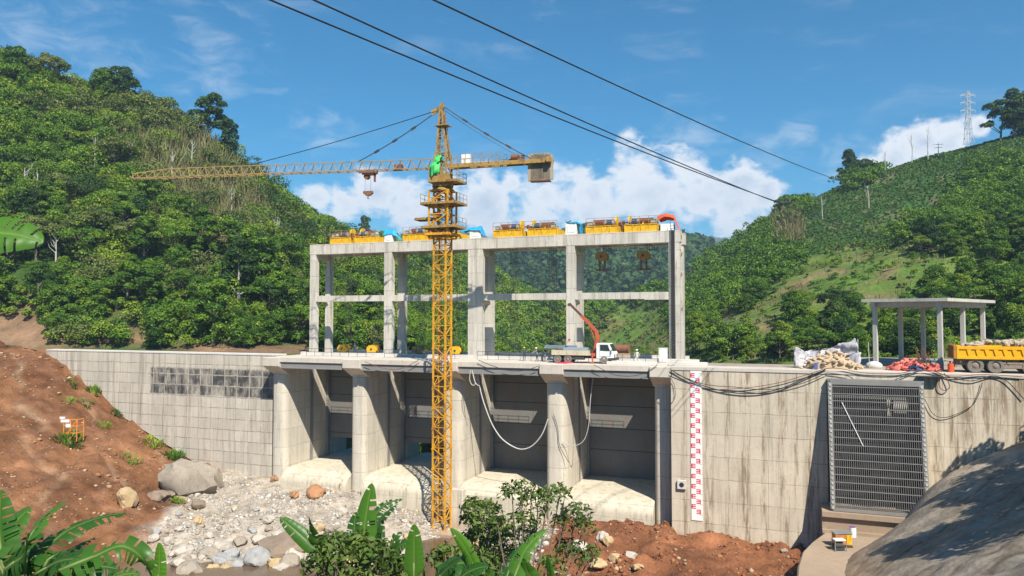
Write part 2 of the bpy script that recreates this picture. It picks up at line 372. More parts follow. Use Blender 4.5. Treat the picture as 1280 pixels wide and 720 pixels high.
M['palebark'] = plain('pale bark', (.42, .4, .35), .9, 0, .3, 1)
M['wire'] = plain('line wire', (.02, .02, .024), .5)
M['pylon'] = plain('galvanised lattice steel', (.45, .46, .46), .5, .3, .1)
# ------------------------------------------------------------------ the land
def struct(name, me, m): return tag(link_mesh(name, me, m), kind='structure')
g = MB(); g.add([(-14000, -14000, -26), (14000, -14000, -26), (14000, 14000, -26), (-14000, 14000, -26)], [(0, 1, 2, 3)])
tag(g.build('ground', plain('valley ground', (.06, .09, .03), .95, 0, .4, .01)), kind='structure')

# river bed, earth slope on the left, red mud on the right, near bank
FRONT = [(-117, 90, -.9), (-103.8, 90, -7.8), (-91, 90, -14.8), (-80, 90, -17.2), (-71.3, 90, -17.9), (-125, 86, -.2), (-150, 88, 6), (-105, 72.6, -8.3), (-96, 77, -11.3),
         (-84.5, 69.7, -15.1), (-88, 60.8, -13.4), (-76, 54.8, -16.6), (-125, 65, -2), (-110, 50, -5), (-90, 40, -9), (-78.3, 84.3, -18.4), (-73.5, 75, -19.0), (-69, 66, -19.7), (-64, 54, -20.6),
         (-60, 84, -18.3), (-50, 85, -19.4), (-42, 84.5, -20.5), (-60, 74, -19.9), (-52, 76, -20.2), (-52, 69, -21.3), (-60, 62.5, -21.75), (-46, 68.5, -21.8), (-40, 77.5, -21.8), (-31, 76, -21.7), (-70, 57.5, -21.3),
         (-34, 84, -20.9), (-27, 84, -19.4), (-22, 85, -18.5), (-10, 85.5, -18.9), (-3, 81, -19.6), (-20, 74, -19.5), (-8, 72, -19.7), (-27, 77, -20.7), (-25, 66, -20.9), (-12, 64, -20.6), (-3, 66, -20.2), (-1, 60, -19.5),
         (6, 80, -19), (3, 72, -19), (0, 90, -19), (-20, 92, -19), (-45, 92, -19.5), (-60, 92, -18),
         (-30, 42, -18), (-60, 40, -18.5), (-10, 47, -19), (0, 32, -13), (-20, 22, -9.5), (-42, 26, -13), (-70, 25, -13), (0, 8, .2), (-10, 5, .2), (20, 20, 0), (-30, 4, 0), (-55, 8, -4), (12, 40, -10), (22, 46, -5), (30, 60, 0), (30, 80, 0), (40, 90, 2), (-10, -8, 4.5), (20, -8, 6), (-40, -8, 4), (-130, 20, 0), (-150, 50, 4), (-135, 93, 1.5), (-160, 94, 5), (-200, 94, 13), (-180, 80, 10)]
front = rbf(FRONT, .3)
xs = np.arange(-200, 46.1, .5); ys = np.arange(-8, 93.6, .5); X, Y = np.meshgrid(xs, ys)
Z = front(X, Y)
lineX = -78.3 + (84.3 - Y) * .5 + fbm(X * .15, Y * .15, 3, 5) * 3.5          # earth meets gravel
w_dirt = np.clip((lineX - X) / 2.0 + .5, 0, 1)
mx = -27.5 + fbm(X * .2, Y * .2, 3, 9) * 4 + np.clip(72 - Y, 0, 99) * .25
w_mud = np.clip((X - mx) / 2.0 + .5, 0, 1) * np.clip((Y - 55) / 4, 0, 1)
w_bank = np.clip((54 - Y + fbm(X * .1, Y * .1, 3, 3) * 5) / 5, 0, 1) * np.clip((X + 75) / 8, 0, 1)
rough_g = fbm(X * .35, Y * .35, 4, 21) * .55 + fbm(X * 1.1, Y * 1.1, 3, 31) * .3
rut = np.abs(fbm((X + Y * .5) * .22, (Y - X * .5) * .04, 3, 44)) * -1.6
trk = np.clip(1 - np.abs(((X + 88) * .55 + (Y - 60) * .83 + fbm(X * .1, Y * .1, 2, 13) * 4) % 9 - 4.5) / .8, 0, 1)
lump = fbm(X * .5, Y * .5, 4, 51) * 1.1 + np.abs(fbm(X * 1.3, Y * 1.3, 3, 61)) * .8
Z = Z + rough_g * (1 - w_mud) * (1 - w_dirt) * .9 + w_dirt * (rut + fbm(X * .8, Y * .8, 4, 71) * .42 + np.abs(fbm(X * .3, Y * .3, 3, 72)) * .4 - .3 * trk) + w_mud * lump * np.clip((90 - Y) / 3, .3, 1)
v1 = fbm(X * .12, Y * .12, 4, 81)[..., None]; v2 = fbm(X * .6, Y * .6, 3, 91)[..., None]
dirt = np.array([.225, .102, .046]) + v1 * np.array([.17, .085, .042]) + v2 * np.array([.07, .04, .028])
track = np.clip(1 - np.abs(((X + 88) * .55 + (Y - 60) * .83 + fbm(X * .1, Y * .1, 2, 13) * 4) % 9 - 4.5) / .8, 0, 1)[..., None] * np.clip((fbm(X * .25, Y * .25, 3, 14)[..., None] + .3) * 2, 0, 1)
dirt = dirt * (1 - track * .6) + np.array([.40, .27, .17]) * track * .6
grav = np.array([.45, .385, .31]) + v2 * np.array([.14, .12, .1])
damp = np.clip((-20.9 - Z) / .6, 0, 1)[..., None]; grav = grav * (1 - damp * .55)
mud = np.array([.22, .09, .042]) + v1 * np.array([.12, .05, .02]) + v2 * np.array([.08, .035, .02])
bank = np.array([.10, .085, .045]) + v2 * np.array([.03, .04, .01])
C = grav
for w, c in ((w_mud, mud), (w_dirt, dirt), (w_bank, bank)): C = C * (1 - w[..., None]) + c * w[..., None]
V = np.stack([X, Y, Z], -1).reshape(-1, 3)
struct('riverbed', np_mesh('riverbed', V, grid_faces(len(xs), len(ys)), vert_col={'base': np.clip(C, .01, 1).reshape(-1, 3)}, smooth=True), ground_mat('earth and gravel'))
FZ = Z.copy()
def front_z(x, y):
    i = np.clip((np.asarray(x) + 200) / .5, 0, len(xs) - 1.001); j = np.clip((np.asarray(y) + 8) / .5, 0, len(ys) - 1.001)
    a, b = i.astype(int), j.astype(int); fx, fy = i - a, j - b
    return (FZ[b, a] * (1 - fx) + FZ[b, a + 1] * fx) * (1 - fy) + (FZ[b + 1, a] * (1 - fx) + FZ[b + 1, a + 1] * fx) * fy

m, nt, out = new_mat('muddy water')
pos = nd(nt, 'ShaderNodeNewGeometry').outputs['Position']
bp = nd(nt, 'ShaderNodeBump', {'Strength': .25, 'Distance': .05, 'Height': noise(nt, pos, 2.5, 4, .6)}).outputs[0]
b = nd(nt, 'ShaderNodeBsdfPrincipled', {'Base Color': (.13, .085, .05, 1), 'Roughness': .12, 'Specular IOR Level': .5, 'Normal': bp})
nt.links.new(b.outputs[0], out.inputs['Surface'])
w = MB(); w.add([(-110, 35, -21.1), (8, 35, -21.1), (8, 91, -21.1), (-110, 91, -21.1)], [(0, 1, 2, 3)])
tag(w.build('water', m), kind='structure')

# sprayed-concrete bank on the right, and the flat concrete shelf at its foot
SH = [(12.4, 84.5, -11.3), (21.3, 86.4, -6.4), (30, 86.4, -2.5), (4.4, 68, -15.8), (7.6, 75.5, -13.7), (11.8, 82.4, -11.3), (5.2, 76.5, -16.2), (8.8, 82, -16.3), (6.2, 80, -16.6), (9.6, 86, -16), (1.8, 69, -17.5),
      (3, 60, -15.6), (5.5, 52, -13.8), (11.7, 47, -8.4), (9.1, 57, -11.9), (17, 68.4, -8.3), (12.3, 72.5, -11.0), (19.3, 77.9, -7.2), (15, 62, -8.9), (30, 60, -.5), (30, 75, -1), (22, 55, -4), (24, 70, -4), (10, 40, -9), (24, 40, -2.5), (0, 50, -17.5), (-1, 60, -18.5), (36, 70, 2), (36, 50, 3)]
shf = rbf(SH, .25)
xs2 = np.arange(-1, 40.1, .4); ys2 = np.arange(38, 86.41, .4); X2, Y2 = np.meshgrid(xs2, ys2)
Z2 = shf(X2, Y2) + fbm(X2 * .25, Y2 * .25, 4, 3) * .45 + fbm(X2 * .9, Y2 * .9, 4, 8) * .13 - np.clip(1 - np.abs(fbm((X2 - Y2) * .1, (X2 + Y2) * .06, 3, 23)) / .02, 0, 1) * .12
v = fbm(X2 * .13 + 3, Y2 * .13, 4, 15)[..., None]
fold = np.clip(np.abs(fbm((X2 + Y2) * .12, (Y2 - X2) * .5, 3, 17))[..., None] * 3, 0, 1)
low = np.clip((-13.4 - Z2) / 3, 0, 1)[..., None]
cr = np.clip(1 - np.abs(fbm((X2 - Y2) * .1, (X2 + Y2) * .06, 3, 23)) / .025, 0, 1)[..., None]; C2 = np.array([.385, .325, .255]) * (1 - cr * .55) + v * np.array([.16, .13, .1]) + fbm(X2 * .6, Y2 * .6, 3, 29)[..., None] * .06 - (1 - fold) * .03; C2 = C2 * (1 - low * .8) + np.array([.38, .25, .15]) * low * .8
struct('sprayed_concrete_bank', np_mesh('sprayed_concrete_bank', np.stack([X2, Y2, Z2], -1).reshape(-1, 3), grid_faces(len(xs2), len(ys2)), vert_col={'base': np.clip(C2, .02, 1).reshape(-1, 3)}, smooth=True), ground_mat('sprayed concrete bank', .9, 1.0, .3))
s = MB(); s.prism([(-1.6, 55), (-.6, 60), (0, 66), (.15, 71), (.6, 75.5), (1.5, 79), (3.0, 83.4), (3.2, 86.3), (14, 86.3), (14, 55)], 'z', -23, -16.2)
tag(s.build('concrete_shelf', M['shelf'], bevel=.15), kind='structure')

# hills behind the dam (one height field), with the channel and the yard on the right
HILL_PX = [  # photo pixel, distance along the view axis
    (-120, 425, 130), (0, 424, 137), (60, 428, 134), (100, 432, 130), (200, 436, 128), (300, 439, 128), (390, 443, 128), (500, 455, 150), (600, 470, 190), (700, 462, 300),
    (0, 330, 152), (0, 250, 172), (150, 260, 178), (150, 350, 148), (300, 330, 172), (300, 390, 145), (400, 365, 190), (500, 375, 235), (500, 420, 185), (600, 395, 300), (600, 430, 230),
    (-150, 60, 205), (0, 92, 215), (100, 126, 225), (200, 146, 236), (300, 222, 252), (400, 282, 300), (500, 306, 370), (560, 320, 400), (625, 360, 430), (670, 395, 445), (700, 436, 455),
    (1280, 448, 108), (1450, 430, 100), (1100, 450, 127), (960, 455, 132), (880, 458, 142), (780, 470, 185), (730, 466, 300),
    (1280, 330, 155), (1150, 330, 165), (1150, 400, 140), (1000, 350, 185), (1000, 410, 150), (900, 385, 210), (820, 410, 250), (1400, 330, 140),
    (1280, 230, 215), (1150, 260, 235), (1050, 290, 245), (960, 320, 260), (1400, 215, 205),
    (1450, 118, 270), (1280, 170, 288), (1200, 194, 298), (1090, 222, 310), (1000, 262, 322), (940, 300, 332), (890, 328, 345), (820, 364, 372), (750, 402, 405), (720, 440, 430)]
HILL = [tuple(at_d(*p)) for p in HILL_PX]
for px, py, d in HILL_PX[21:32] + HILL_PX[52:62]:   # ground falls away behind the ridges
    q = at_d(px, py, d); r = at_d(px, py, d + 90); HILL.append((r.x, r.y, q.z - 6)); r = at_d(px, py, d + 190); HILL.append((r.x, r.y, q.z - 38))
HILL += [(-40, 150, -18), (-40, 120, -19), (-60, 200, -14), (-85, 300, -13), (20, 105, -.6), (5, 110, -.8), (40, 100, 0), (60, 110, 5), (90, 120, 22), (-130, 95, 2), (-160, 95, 12), (-105, 98, -.6), (-85, 97, -.8)]
hills = rbf(HILL, .4)
hx = np.arange(-430, 330.1, 3.0); hy = np.arange(93, 700.1, 3.0); HX, HY = np.meshgrid(hx, hy)
HZ = hills(HX, HY)
rel = np.clip((HY - 115) / 60, 0, 1)
HZ = HZ + (fbm(HX * .018, HY * .018, 4, 5) * 5 + fbm(HX * .06, HY * .06, 3, 6) * 1.6) * rel
chan = np.clip(np.minimum((HX + 75) / 3, (-12 - HX) / 3), 0, 1) * np.clip((132 - HY) / 10, 0, 1); HZ = HZ * (1 - chan) + np.minimum(HZ, -18.5) * chan
yard = np.clip((HX + 12) / 4, 0, 1) * np.clip((52 - HX) / 6, 0, 1) * np.clip((116 - HY) / 8, 0, 1); HZ = HZ * (1 - yard) + np.minimum(HZ, -.6) * yard
left_edge = np.clip((-76 - HX) / 4, 0, 1) * np.clip((104 - HY) / 6, 0, 1) * np.clip((HX + 124) / 8, 0, 1); HZ = HZ * (1 - left_edge) + np.minimum(HZ, -.35) * left_edge
def hill_z(x, y):
    i = np.clip((np.asarray(x, float) + 430) / 3, 0, len(hx) - 1.001); j = np.clip((np.asarray(y, float) - 93) / 3, 0, len(hy) - 1.001)
    a, b = i.astype(int), j.astype(int); fx, fy = i - a, j - b
    return (HZ[b, a] * (1 - fx) + HZ[b, a + 1] * fx) * (1 - fy) + (HZ[b + 1, a] * (1 - fx) + HZ[b + 1, a + 1] * fx) * fy
PX, PY, PD = proj(np.stack([HX, HY, HZ], -1))
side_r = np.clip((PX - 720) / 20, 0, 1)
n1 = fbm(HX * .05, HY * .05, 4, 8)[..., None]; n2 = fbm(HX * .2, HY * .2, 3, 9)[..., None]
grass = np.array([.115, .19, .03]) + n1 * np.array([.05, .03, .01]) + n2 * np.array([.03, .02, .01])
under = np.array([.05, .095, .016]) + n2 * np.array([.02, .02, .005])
field = np.array([.055, .125, .03]) + n2 * np.array([.015, .02, .01])
soil = np.array([.23, .145, .085]) + n2 * np.array([.09, .05, .03])
def blob(x, y, rx, ry): return np.clip(1.3 - np.sqrt(((PX - x) / rx) ** 2 + ((PY - y) / ry) ** 2), 0, 1)
w_field = np.clip((PX - 965 + fbm(HX * .06, HY * .06, 3, 4) * 30) / 25, 0, 1) * np.clip((322 - (PX - 980) * .12 - PY + fbm(HX * .05, HY * .05, 3, 2) * 26) / 18, 0, 1)
soilmask = np.zeros_like(HX)
for a in ((895, 395, 30, 14), (880, 405, 22, 10), (1045, 343, 30, 9), (1090, 372, 34, 7), (1000, 362, 22, 8), (1120, 345, 22, 8), (960, 405, 20, 8), (1210, 176, 10, 5), (985, 285, 10, 22), (840, 380, 16, 5), (1180, 345, 14, 8)):
    soilmask = np.maximum(soilmask, blob(*a))
soilmask = np.clip(soilmask * 1.2 + n2[..., 0] * 1.5 - .1, 0, 1) * .75
for a in ((20, 412, 60, 26), (130, 425, 60, 8), (320, 437, 110, 6), (0, 440, 60, 10)): soilmask = np.maximum(soilmask, np.clip(blob(*a) * 2, 0, 1))
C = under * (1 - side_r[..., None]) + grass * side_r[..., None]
C = C * (1 - w_field[..., None]) + field * w_field[..., None]
C = C * (1 - soilmask[..., None]) + soil * soilmask[..., None]
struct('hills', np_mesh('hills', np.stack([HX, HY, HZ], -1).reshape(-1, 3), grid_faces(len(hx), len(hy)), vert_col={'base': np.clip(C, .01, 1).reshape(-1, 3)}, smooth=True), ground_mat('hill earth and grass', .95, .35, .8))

# distant wooded mountains
MOUNT = {}
def mountain(name, ridge, depth0, depth1, lat0, lat1, step, amp, seed, col):
    lat = np.arange(lat0, lat1, step); dep = np.arange(depth0, depth1, step); LA, DE = np.meshgrid(lat, dep)
    px = np.array([r[0] for r in ridge]); py = np.array([r[1] for r in ridge]); mid = (depth0 + depth1) / 2
    lx = (px - 640) / 926 * mid; crest = 5.8 + (396 - py) / 926 * mid
    o = np.argsort(lx); top = np.interp(LA, lx[o], crest[o])
    t = np.clip(1 - np.abs(DE - mid) / ((depth1 - depth0) / 2), 0, 1); prof = np.sin(t * math.pi / 2) ** 1.15
    gully = 1 - np.abs(fbm(LA / (amp * 5), DE / (amp * 9), 4, seed)) * 1.5 * (1 - t * .75)
    H = -24 + (top + 24) * prof * gully + fbm(LA / (amp * 1.2), DE / (amp * 1.2), 5, seed + 7) * amp * .6 * (1 - .6 * t) * np.clip(t * 4, 0, 1) + (vnoise(LA / step * .83 + 3, DE / step * .83, seed + 5) - .5) * step * 1.5 * np.clip(t * 8, 0, 1) + fbm(LA / 22, DE / 22, 2, seed + 3) * 9 * np.clip(t * 6, 0, 1)
    f2 = np.array([-math.sin(YAW), math.cos(YAW)]); r2 = np.array([math.cos(YAW), math.sin(YAW)])
    XX = LA * r2[0] + DE * f2[0]; YY = LA * r2[1] + DE * f2[1]
    a = fbm(LA / 60, DE / 60, 4, seed + 20)[..., None]; b = fbm(LA / 14, DE / 14, 2, seed + 30)[..., None]
    Cc = np.array(col) * (1 + a * 1.3 + b * 1.6)
    clear = np.clip(fbm(LA / 45, DE / 110, 4, seed + 40) * 4 - .9, 0, 1)[..., None]; Cc = Cc * (1 - clear * .22) + np.array([.12, .13, .05]) * clear * .22
    MOUNT[name] = (XX, YY, H, DE, t)
    struct(name, np_mesh(name, np.stack([XX, YY, H], -1).reshape(-1, 3), grid_faces(len(lat), len(dep)), vert_col={'base': np.clip(Cc, .006, 1).reshape(-1, 3)}, smooth=False), ground_mat(name + ' forest', .95, .02, 1.0))
mountain('wooded_mountain', [(200, 330), (480, 318), (560, 306), (600, 300), (640, 300), (700, 296), (760, 288), (820, 284), (860, 283), (885, 287), (905, 298), (950, 314), (1050, 330), (1200, 340)], 560, 1250, -420, 560, 4, 60, 3, (.026, .052, .02))
mountain('distant_mountain', [(200, 310), (480, 300), (560, 288), (600, 285), (640, 292), (700, 300), (800, 300), (860, 296), (890, 291), (910, 290), (950, 296), (1100, 310), (1300, 320)], 2300, 3900, -2400, 2600, 25, 180, 13, (.03, .05, .02))

# the air of the valley
hz = MB(); hz.box(-5200, 5200, -200, 5200, -27, 500)
m, nt, out = new_mat('valley haze')
pv = nd(nt, 'ShaderNodeVolumePrincipled', {'Color': (.55, .76, 1.0, 1), 'Density': .0002, 'Anisotropy': 0.0})
nt.links.new(pv.outputs[0], out.inputs['Volume'])
tag(hz.build('haze', m), kind='stuff')
# ------------------------------------------------------------------ the dam (crest at height 0, upstream face towards the camera)
dam = thing('dam', 'grey concrete river dam with four gate bays between rounded piers', 'dam', (-43, 88, 0))
def dpart(mb, name, m, parent=dam, **k):
    o = dam if parent is None else parent
    base = Vector(dam.location); mb.v = [tuple(Vector(v) - base) for v in mb.v]
    return mb.build(name, m, o, **k)
PIERS = [(-70.6, -68.1), (-57.3, -54.8), (-43.2, -40.4), (-29.0, -26.3), (-15.5, -13.2)]
w = MB(); w.prism([(-118.5, .25), (-118.5, -3), (-70.7, -23), (-70.7, 0), (-112, .02)], 'y', 90, 92.2)
dpart(w, 'abutment_wall', M['wall_panel'])
w = MB(); w.box(-118.5, -71, 89.93, 92.3, .02, .22); dpart(w, 'coping', M['pale_con'])
w = MB(); w.box(-13.15, 34, 86.5, 89, -23, -.35); dpart(w, 'intake_wall', M['wall_right'])
w = MB(); w.box(-13.1, 34, 86.42, 90, -.345, 0.0); dpart(w, 'crest_slab', M['deck_con'])
for i, (a, b) in enumerate(PIERS):
    c = (a + b) / 2; r = (b - a) / 2; p = MB()
    nose = [(c - r * math.copysign(abs(math.cos(t)) ** .42, math.cos(t)), 90.0 - 1.7 * math.sin(t) ** .8) for t in (math.pi * k / 20 for k in range(21))]
    p.prism([(a, 104)] + nose + [(b, 104)], 'z', -24, -1.0)
    po = dpart(p, 'pier', M['pier'], smooth='auto')
    k = MB(); k.prism([(86.5, -.03), (86.5, -1.25), (88.9, -2.55), (90.2, -2.55), (90.2, -.03)], 'x', a - .12, b + .2)
    k.v = [(v[0], v[1], v[2]) for v in k.v]; base = Vector(dam.location)
    k.v = [tuple(Vector(v) - base) for v in k.v]; ko = k.build('corbel', M['deck_con'], po, bevel=.05)
bays = [(PIERS[i][1], PIERS[i + 1][0]) for i in range(4)]
SPAN0, SPAN1 = -70.6, -13.2
d = MB()
for a, b in bays: d.box(a + .22, b - .14, 86.75, 92.9, -.62, -.025)
for a, b in PIERS: d.box(a - .13, b + .21, 90.21, 94.74, -1.02, -.03)
dpart(d, 'footway_slab', M['deck_con'])
d = MB(); d.box(SPAN0 - .2, SPAN1 + .1, 94.75, 104, -1.1, -.04); dpart(d, 'hoist_deck', M['deck_con'])
for a, b in bays:
    q = MB(); q.box(a + .24, b - .16, 86.95, 87.0, -1.38, -.63); q.box(a + .24, b - .16, 86.78, 87.2, -1.5, -1.38); q.box(a + .24, b - .16, 86.8, 87.2, -.7, -.625)
    q.box(a + .24, b - .16, 92.2, 92.25, -1.38, -.63); q.box(a + .24, b - .16, 92.05, 92.4, -1.46, -1.38)
    dpart(q, 'girder', M['girder'])
    # handrails along the slot between the footway and the hoist deck
    q = MB()
    for yy in (92.75, ):
        for zz in (.55, 1.05): q.tube([(a + .3, yy, zz), (b - .25, yy, zz)], .03, 5)
        n = 7
        for kx in range(n + 1): xx = a + .3 + (b - a - .55) * kx / n; q.tube([(xx, yy, -.03), (xx, yy, 1.05)], .03, 5)
    dpart(q, 'handrail', M['dark'])
ogee = [(106, -15.75), (94.6, -15.75)] + [(90.0 + 4.6 * math.cos(t), -17.65 + 1.9 * math.sin(t)) for t in (math.pi / 2 + math.pi / 2 * k / 10 for k in range(0))]
ogee = [(106, -15.75), (90.0, -15.85)] + [(90.0 - 2.6 * math.sin(t), -17.6 + 1.75 * math.cos(t)) for t in (math.pi / 2 * k / 10 for k in range(1, 11))] + [(87.4, -24), (106, -24)]
for a, b in bays:
    s = MB(); s.prism(ogee, 'x', a - .02, b + .02); dpart(s, 'sill', M['sill_con'], smooth='auto')
for i, (a, b) in enumerate(bays):
    z0 = -12.95 if i < 2 else -15.75
    q = MB(); q.box(a + .02, b - .02, 99.0, 99.5, z0, -.9)
    go = dpart(q, 'gate', M['gate'])
    q = MB()
    for zz in (-3.6, -6.3, -9.3, -12.2):
        if zz > z0 + .4: q.box(a + .04, b - .04, 98.985, 99.0, zz - .05, zz + .05)
    q.v = [tuple(Vector(v) - Vector(dam.location)) for v in q.v]; q.build('plate_joint', M['dark'], go)
    for x0 in (a, b - .35): q = MB(); q.box(x0, x0 + .35, 98.3, 98.95, -15.75, -1.0); dpart(q, 'gate_guide', M['girder'])
# block standing in front of the third bay
q = MB(); q.prism([(86.3, -24), (86.3, -16.6), (86.6, -16.3), (88.2, -16.3), (88.2, -24)], 'x', -40.3, -31.2); dpart(q, 'toe_block', M['sill_con'], bevel=.06)
q = MB(); q.box(-40.65, -38.9, 85.5, 86.28, -24, -15.9); dpart(q, 'guide_post', M['pier'], bevel=.08)
# kerb and cable trough on the hoist deck
for y0 in (95.1, 103.2): q = MB(); q.box(SPAN0, SPAN1, y0, y0 + .4, -.04, .42); dpart(q, 'kerb', M['pale_con'])
# steps in the pier sides: rebates for the stop logs
for a, b in bays:
    for x0 in (a, b - .07): q = MB(); q.box(x0, x0 + .07, 94.2, 94.9, -15.7, -1.1); dpart(q, 'stoplog_groove', M['girder'])

# yard behind the right-hand wall
y = MB(); y.prism([(-13.1, 90.0), (-13.1, 95.5), (4.5, 96.0), (9, 117), (70, 117), (70, 90.0)], 'z', -3, -.004)
tag(y.build('yard', plain('dusty concrete yard', (.33, .28, .22), .95, 0, .3, .3, (.2, .14, .1), .5)), kind='structure')

# ------------------------------------------------------------------ hoist gantry
gan = thing('hoist_gantry', 'two storey concrete portal frame standing on the gate deck', 'gantry', (-42, 99, 0))
def gpart(mb, name, m, **k):
    base = Vector(gan.location); mb.v = [tuple(Vector(v) - base) for v in mb.v]; return mb.build(name, m, gan, **k)
COLS = [(-70.4, -69.35), (-57.15, -55.85), (-43.4, -41.15), (-28.75, -27.55), (-14.9, -13.5)]
for a, b in COLS:
    q = MB(); q.box(a, b, 97, 97.9, -.04, 15.45); gpart(q, 'column', M['frame_con'])
    q = MB(); q.box(a + .05, b - .05, 101.0, 101.9, -.04, 15.45); gpart(q, 'column', M['frame_con'])
    q = MB(); q.box(a + .3, b - .3, 97.9, 101.0, 14.7, 15.9); gpart(q, 'cross_beam', M['frame_con'])
    q = MB(); q.prism([(97.9, 8.95), (97.9, 7.6), (98.4, 8.1), (100.5, 8.1), (101.0, 7.6), (101.0, 8.95)], 'x', a + .35, b - .35); gpart(q, 'cross_beam', M['frame_con'])
q = MB(); q.box(-70.45, -13.35, 96.96, 98.44, 15.452, 17.0); gpart(q, 'top_beam', M['frame_con'])
q = MB(); q.box(-70.45, -13.35, 100.86, 102.34, 15.452, 17.0); gpart(q, 'top_beam', M['frame_con'])
for i in range(4):
    a, b = COLS[i][1], COLS[i + 1][0]
    q = MB(); q.box(a, b, 97.08, 97.82, 8.1, 9.0)
    if i == 3: q.box(b - 3.2, b, 97.05, 97.098, 8.0, 8.3)
    gpart(q, 'middle_beam', M['frame_con'])
    q = MB(); q.box(a, b, 98.44, 100.86, 16.1, 16.9); gpart(q, 'floor_slab', M['frame_con'])
    for xx in (a + 2.4, (a + b) / 2, b - 2.4): q = MB(); q.box(xx - .25, xx + .25, 98.44, 100.86, 15.5, 16.099); gpart(q, 'floor_rib', M['frame_con'])
q = MB()
for zz in np.arange(.4, 17.6, .35): q.bar((-14.62, 96.8, zz), (-14.1, 96.8, zz), .04)
for xx in (-14.62, -14.1): q.bar((xx, 96.8, .2), (xx, 96.8, 18.0), .06)
q.box(-14.55, -14.17, 96.92, 96.955, .2, 17.0)  # dark sheet behind the rungs paints the shadowed gap at the column
gpart(q, 'ladder', M['dark'])
q = MB()
for zz in (6.5, 13.6, 15.9, 11.0): q.box(-13.39, -13.3, 97.5, 97.85, zz, zz + .5)
gpart(q, 'bracket', M['rust'])

# ------------------------------------------------------------------ gate hoists on the gantry
def hoist(i, a, b, label):
    t = thing('gate_hoist', label, 'hoist', ((a + b) / 2, 99.6, 17.0), 0, 'gate hoists along the gantry top')
    L = (b - a); mid = 0; ends = ((-L / 2, -.45), (.45, L / 2))
    for s, (u, v) in enumerate(ends):
        q = MB()
        for yy in (-2.35, 2.05): q.box(u, v, yy, yy + .3, .0, 1.0); q.box(u, v, yy - .08, yy + .38, .92, 1.02); q.box(u, v, yy - .08, yy + .38, 0, .08)
        for k in range(5):
            xx = u + (v - u) * k / 4; q.box(xx - .06, xx + .06, -2.42, -2.36, .08, .92)
        q.box(u, u + .3, -2.05, 2.05, .1, .95); q.box(v - .3, v, -2.05, 2.05, .1, .95)
        q.build('frame', M['yellow'], t, bevel=.02)
        q = MB(); q.cyl((u + .7, -.9, 1.5), (v - .9, -.9, 1.5), .48, n=16)
        for k in range(14): xx = u + .75 + (v - u - 1.7) * k / 13; q.cyl((xx, -.9, 1.5), (xx + .07, -.9, 1.5), .52, n=16)
        q.build('drum', M['drum'], t, smooth='auto')
        q = MB()
        for xx in (u + .45, v - .75, (u + v) / 2): q.prism([(-1.6, 1.0), (-.2, 1.0), (-.55, 1.75), (-1.25, 1.75)], 'x', xx, xx + .16)
        q.build('bearing_stand', M['yellow'], t)
        gx = v - .45 if s == 0 else u + .45
        q = MB(); q.cyl((gx - .1, -.9, 1.62), (gx + .1, -.9, 1.62), .78, n=22)
        q.build('gear_wheel', M['yellow'], t, smooth='auto')
        mx = v - 1.25 if s == 0 else u + 1.25
        q = MB(); q.cyl((mx - .35, -1.9, 1.42), (mx + .35, -1.9, 1.42), .38, n=14); q.box(mx - .3, mx + .3, -2.2, -1.6, 1.0, 1.15)
        q.build('motor', M['blue'], t, smooth='auto')
        for bx in (mx + .36, mx - .62): q = MB(); q.cyl((bx, -1.9, 1.42), (bx + .26, -1.9, 1.42), .33, n=14); q.build('brake_cover', M['cover'], t, smooth='auto')
        ex = u + .55 if s == 0 else v - .55
        q = MB(); q.box(ex - .45, ex + .45, -2.1, -1.2, 1.05, 1.3); q.prism([(ex - .5, 1.3), (ex + .5, 1.3), (ex + .2, 1.68), (ex - .3, 1.62)], 'y', -2.1, -1.3)
        q.build('end_cover', M['cover'], t)
    q = MB()
    for zz in (1.55, 2.05): q.bar((-L / 2, -2.45, zz), (L / 2, -2.45, zz), .045)
    for kx in range(9): xx = -L / 2 + L * kx / 8; q.bar((xx, -2.45, 1.02), (xx, -2.45, 2.05), .05)
    q.build('guard_rail', M['crane_old'], t)
    q = MB(); rr = random.Random(i + 40)
    for kx in range(9): xx = -L / 2 + .6 + (L - 1.2) * rr.random(); yy = rr.uniform(-2.0, 1.8); q.box(xx - .2, xx + .2, yy - .15, yy + .15, 1.0, 1.2 + rr.random() * .45)
    q.tube([(-L / 2 + .3, -2.2, 1.1), (-L / 4, -2.3, 1.25), (0, -2.2, 1.05), (L / 4, -2.3, 1.3), (L / 2 - .3, -2.2, 1.1)], .05, 5)
    q.build('gearbox', M['rust'], t)
    q = MB(); q.cyl((-.6, -.9, 1.5), (.6, -.9, 1.5), .1, n=8); q.cyl((-.14, -.9, 1.5), (.14, -.9, 1.5), .25, n=10); q.build('shaft', M['drum'], t, smooth='auto')
    q = MB()
    for xx in (-L / 4 - .5, L / 4 + .6):
        for k in range(4):
            for yy in (-.4, -.05):
                q.tube([(xx + k * .32, yy, 1.4), (xx + k * .32, yy, -2.4 if i == 3 else -16.4)], .022, 4)
    q.build('rope', M['dark'], t)
    return t
HOISTS = [(-66.9, -58.8), (-54.1, -45.2), (-39.6, -30.1), (-26.0, -16.3)]
HL = ['yellow gate hoist at the far left end of the gantry top', 'yellow gate hoist on the gantry top behind the tower crane mast',
      'yellow gate hoist above the third bay with ropes hanging to the deck', 'yellow gate hoist beside the orange tarpaulin at the gantry end']
for i, (a, b) in enumerate(HOISTS): hoist(i, a, b, HL[i])
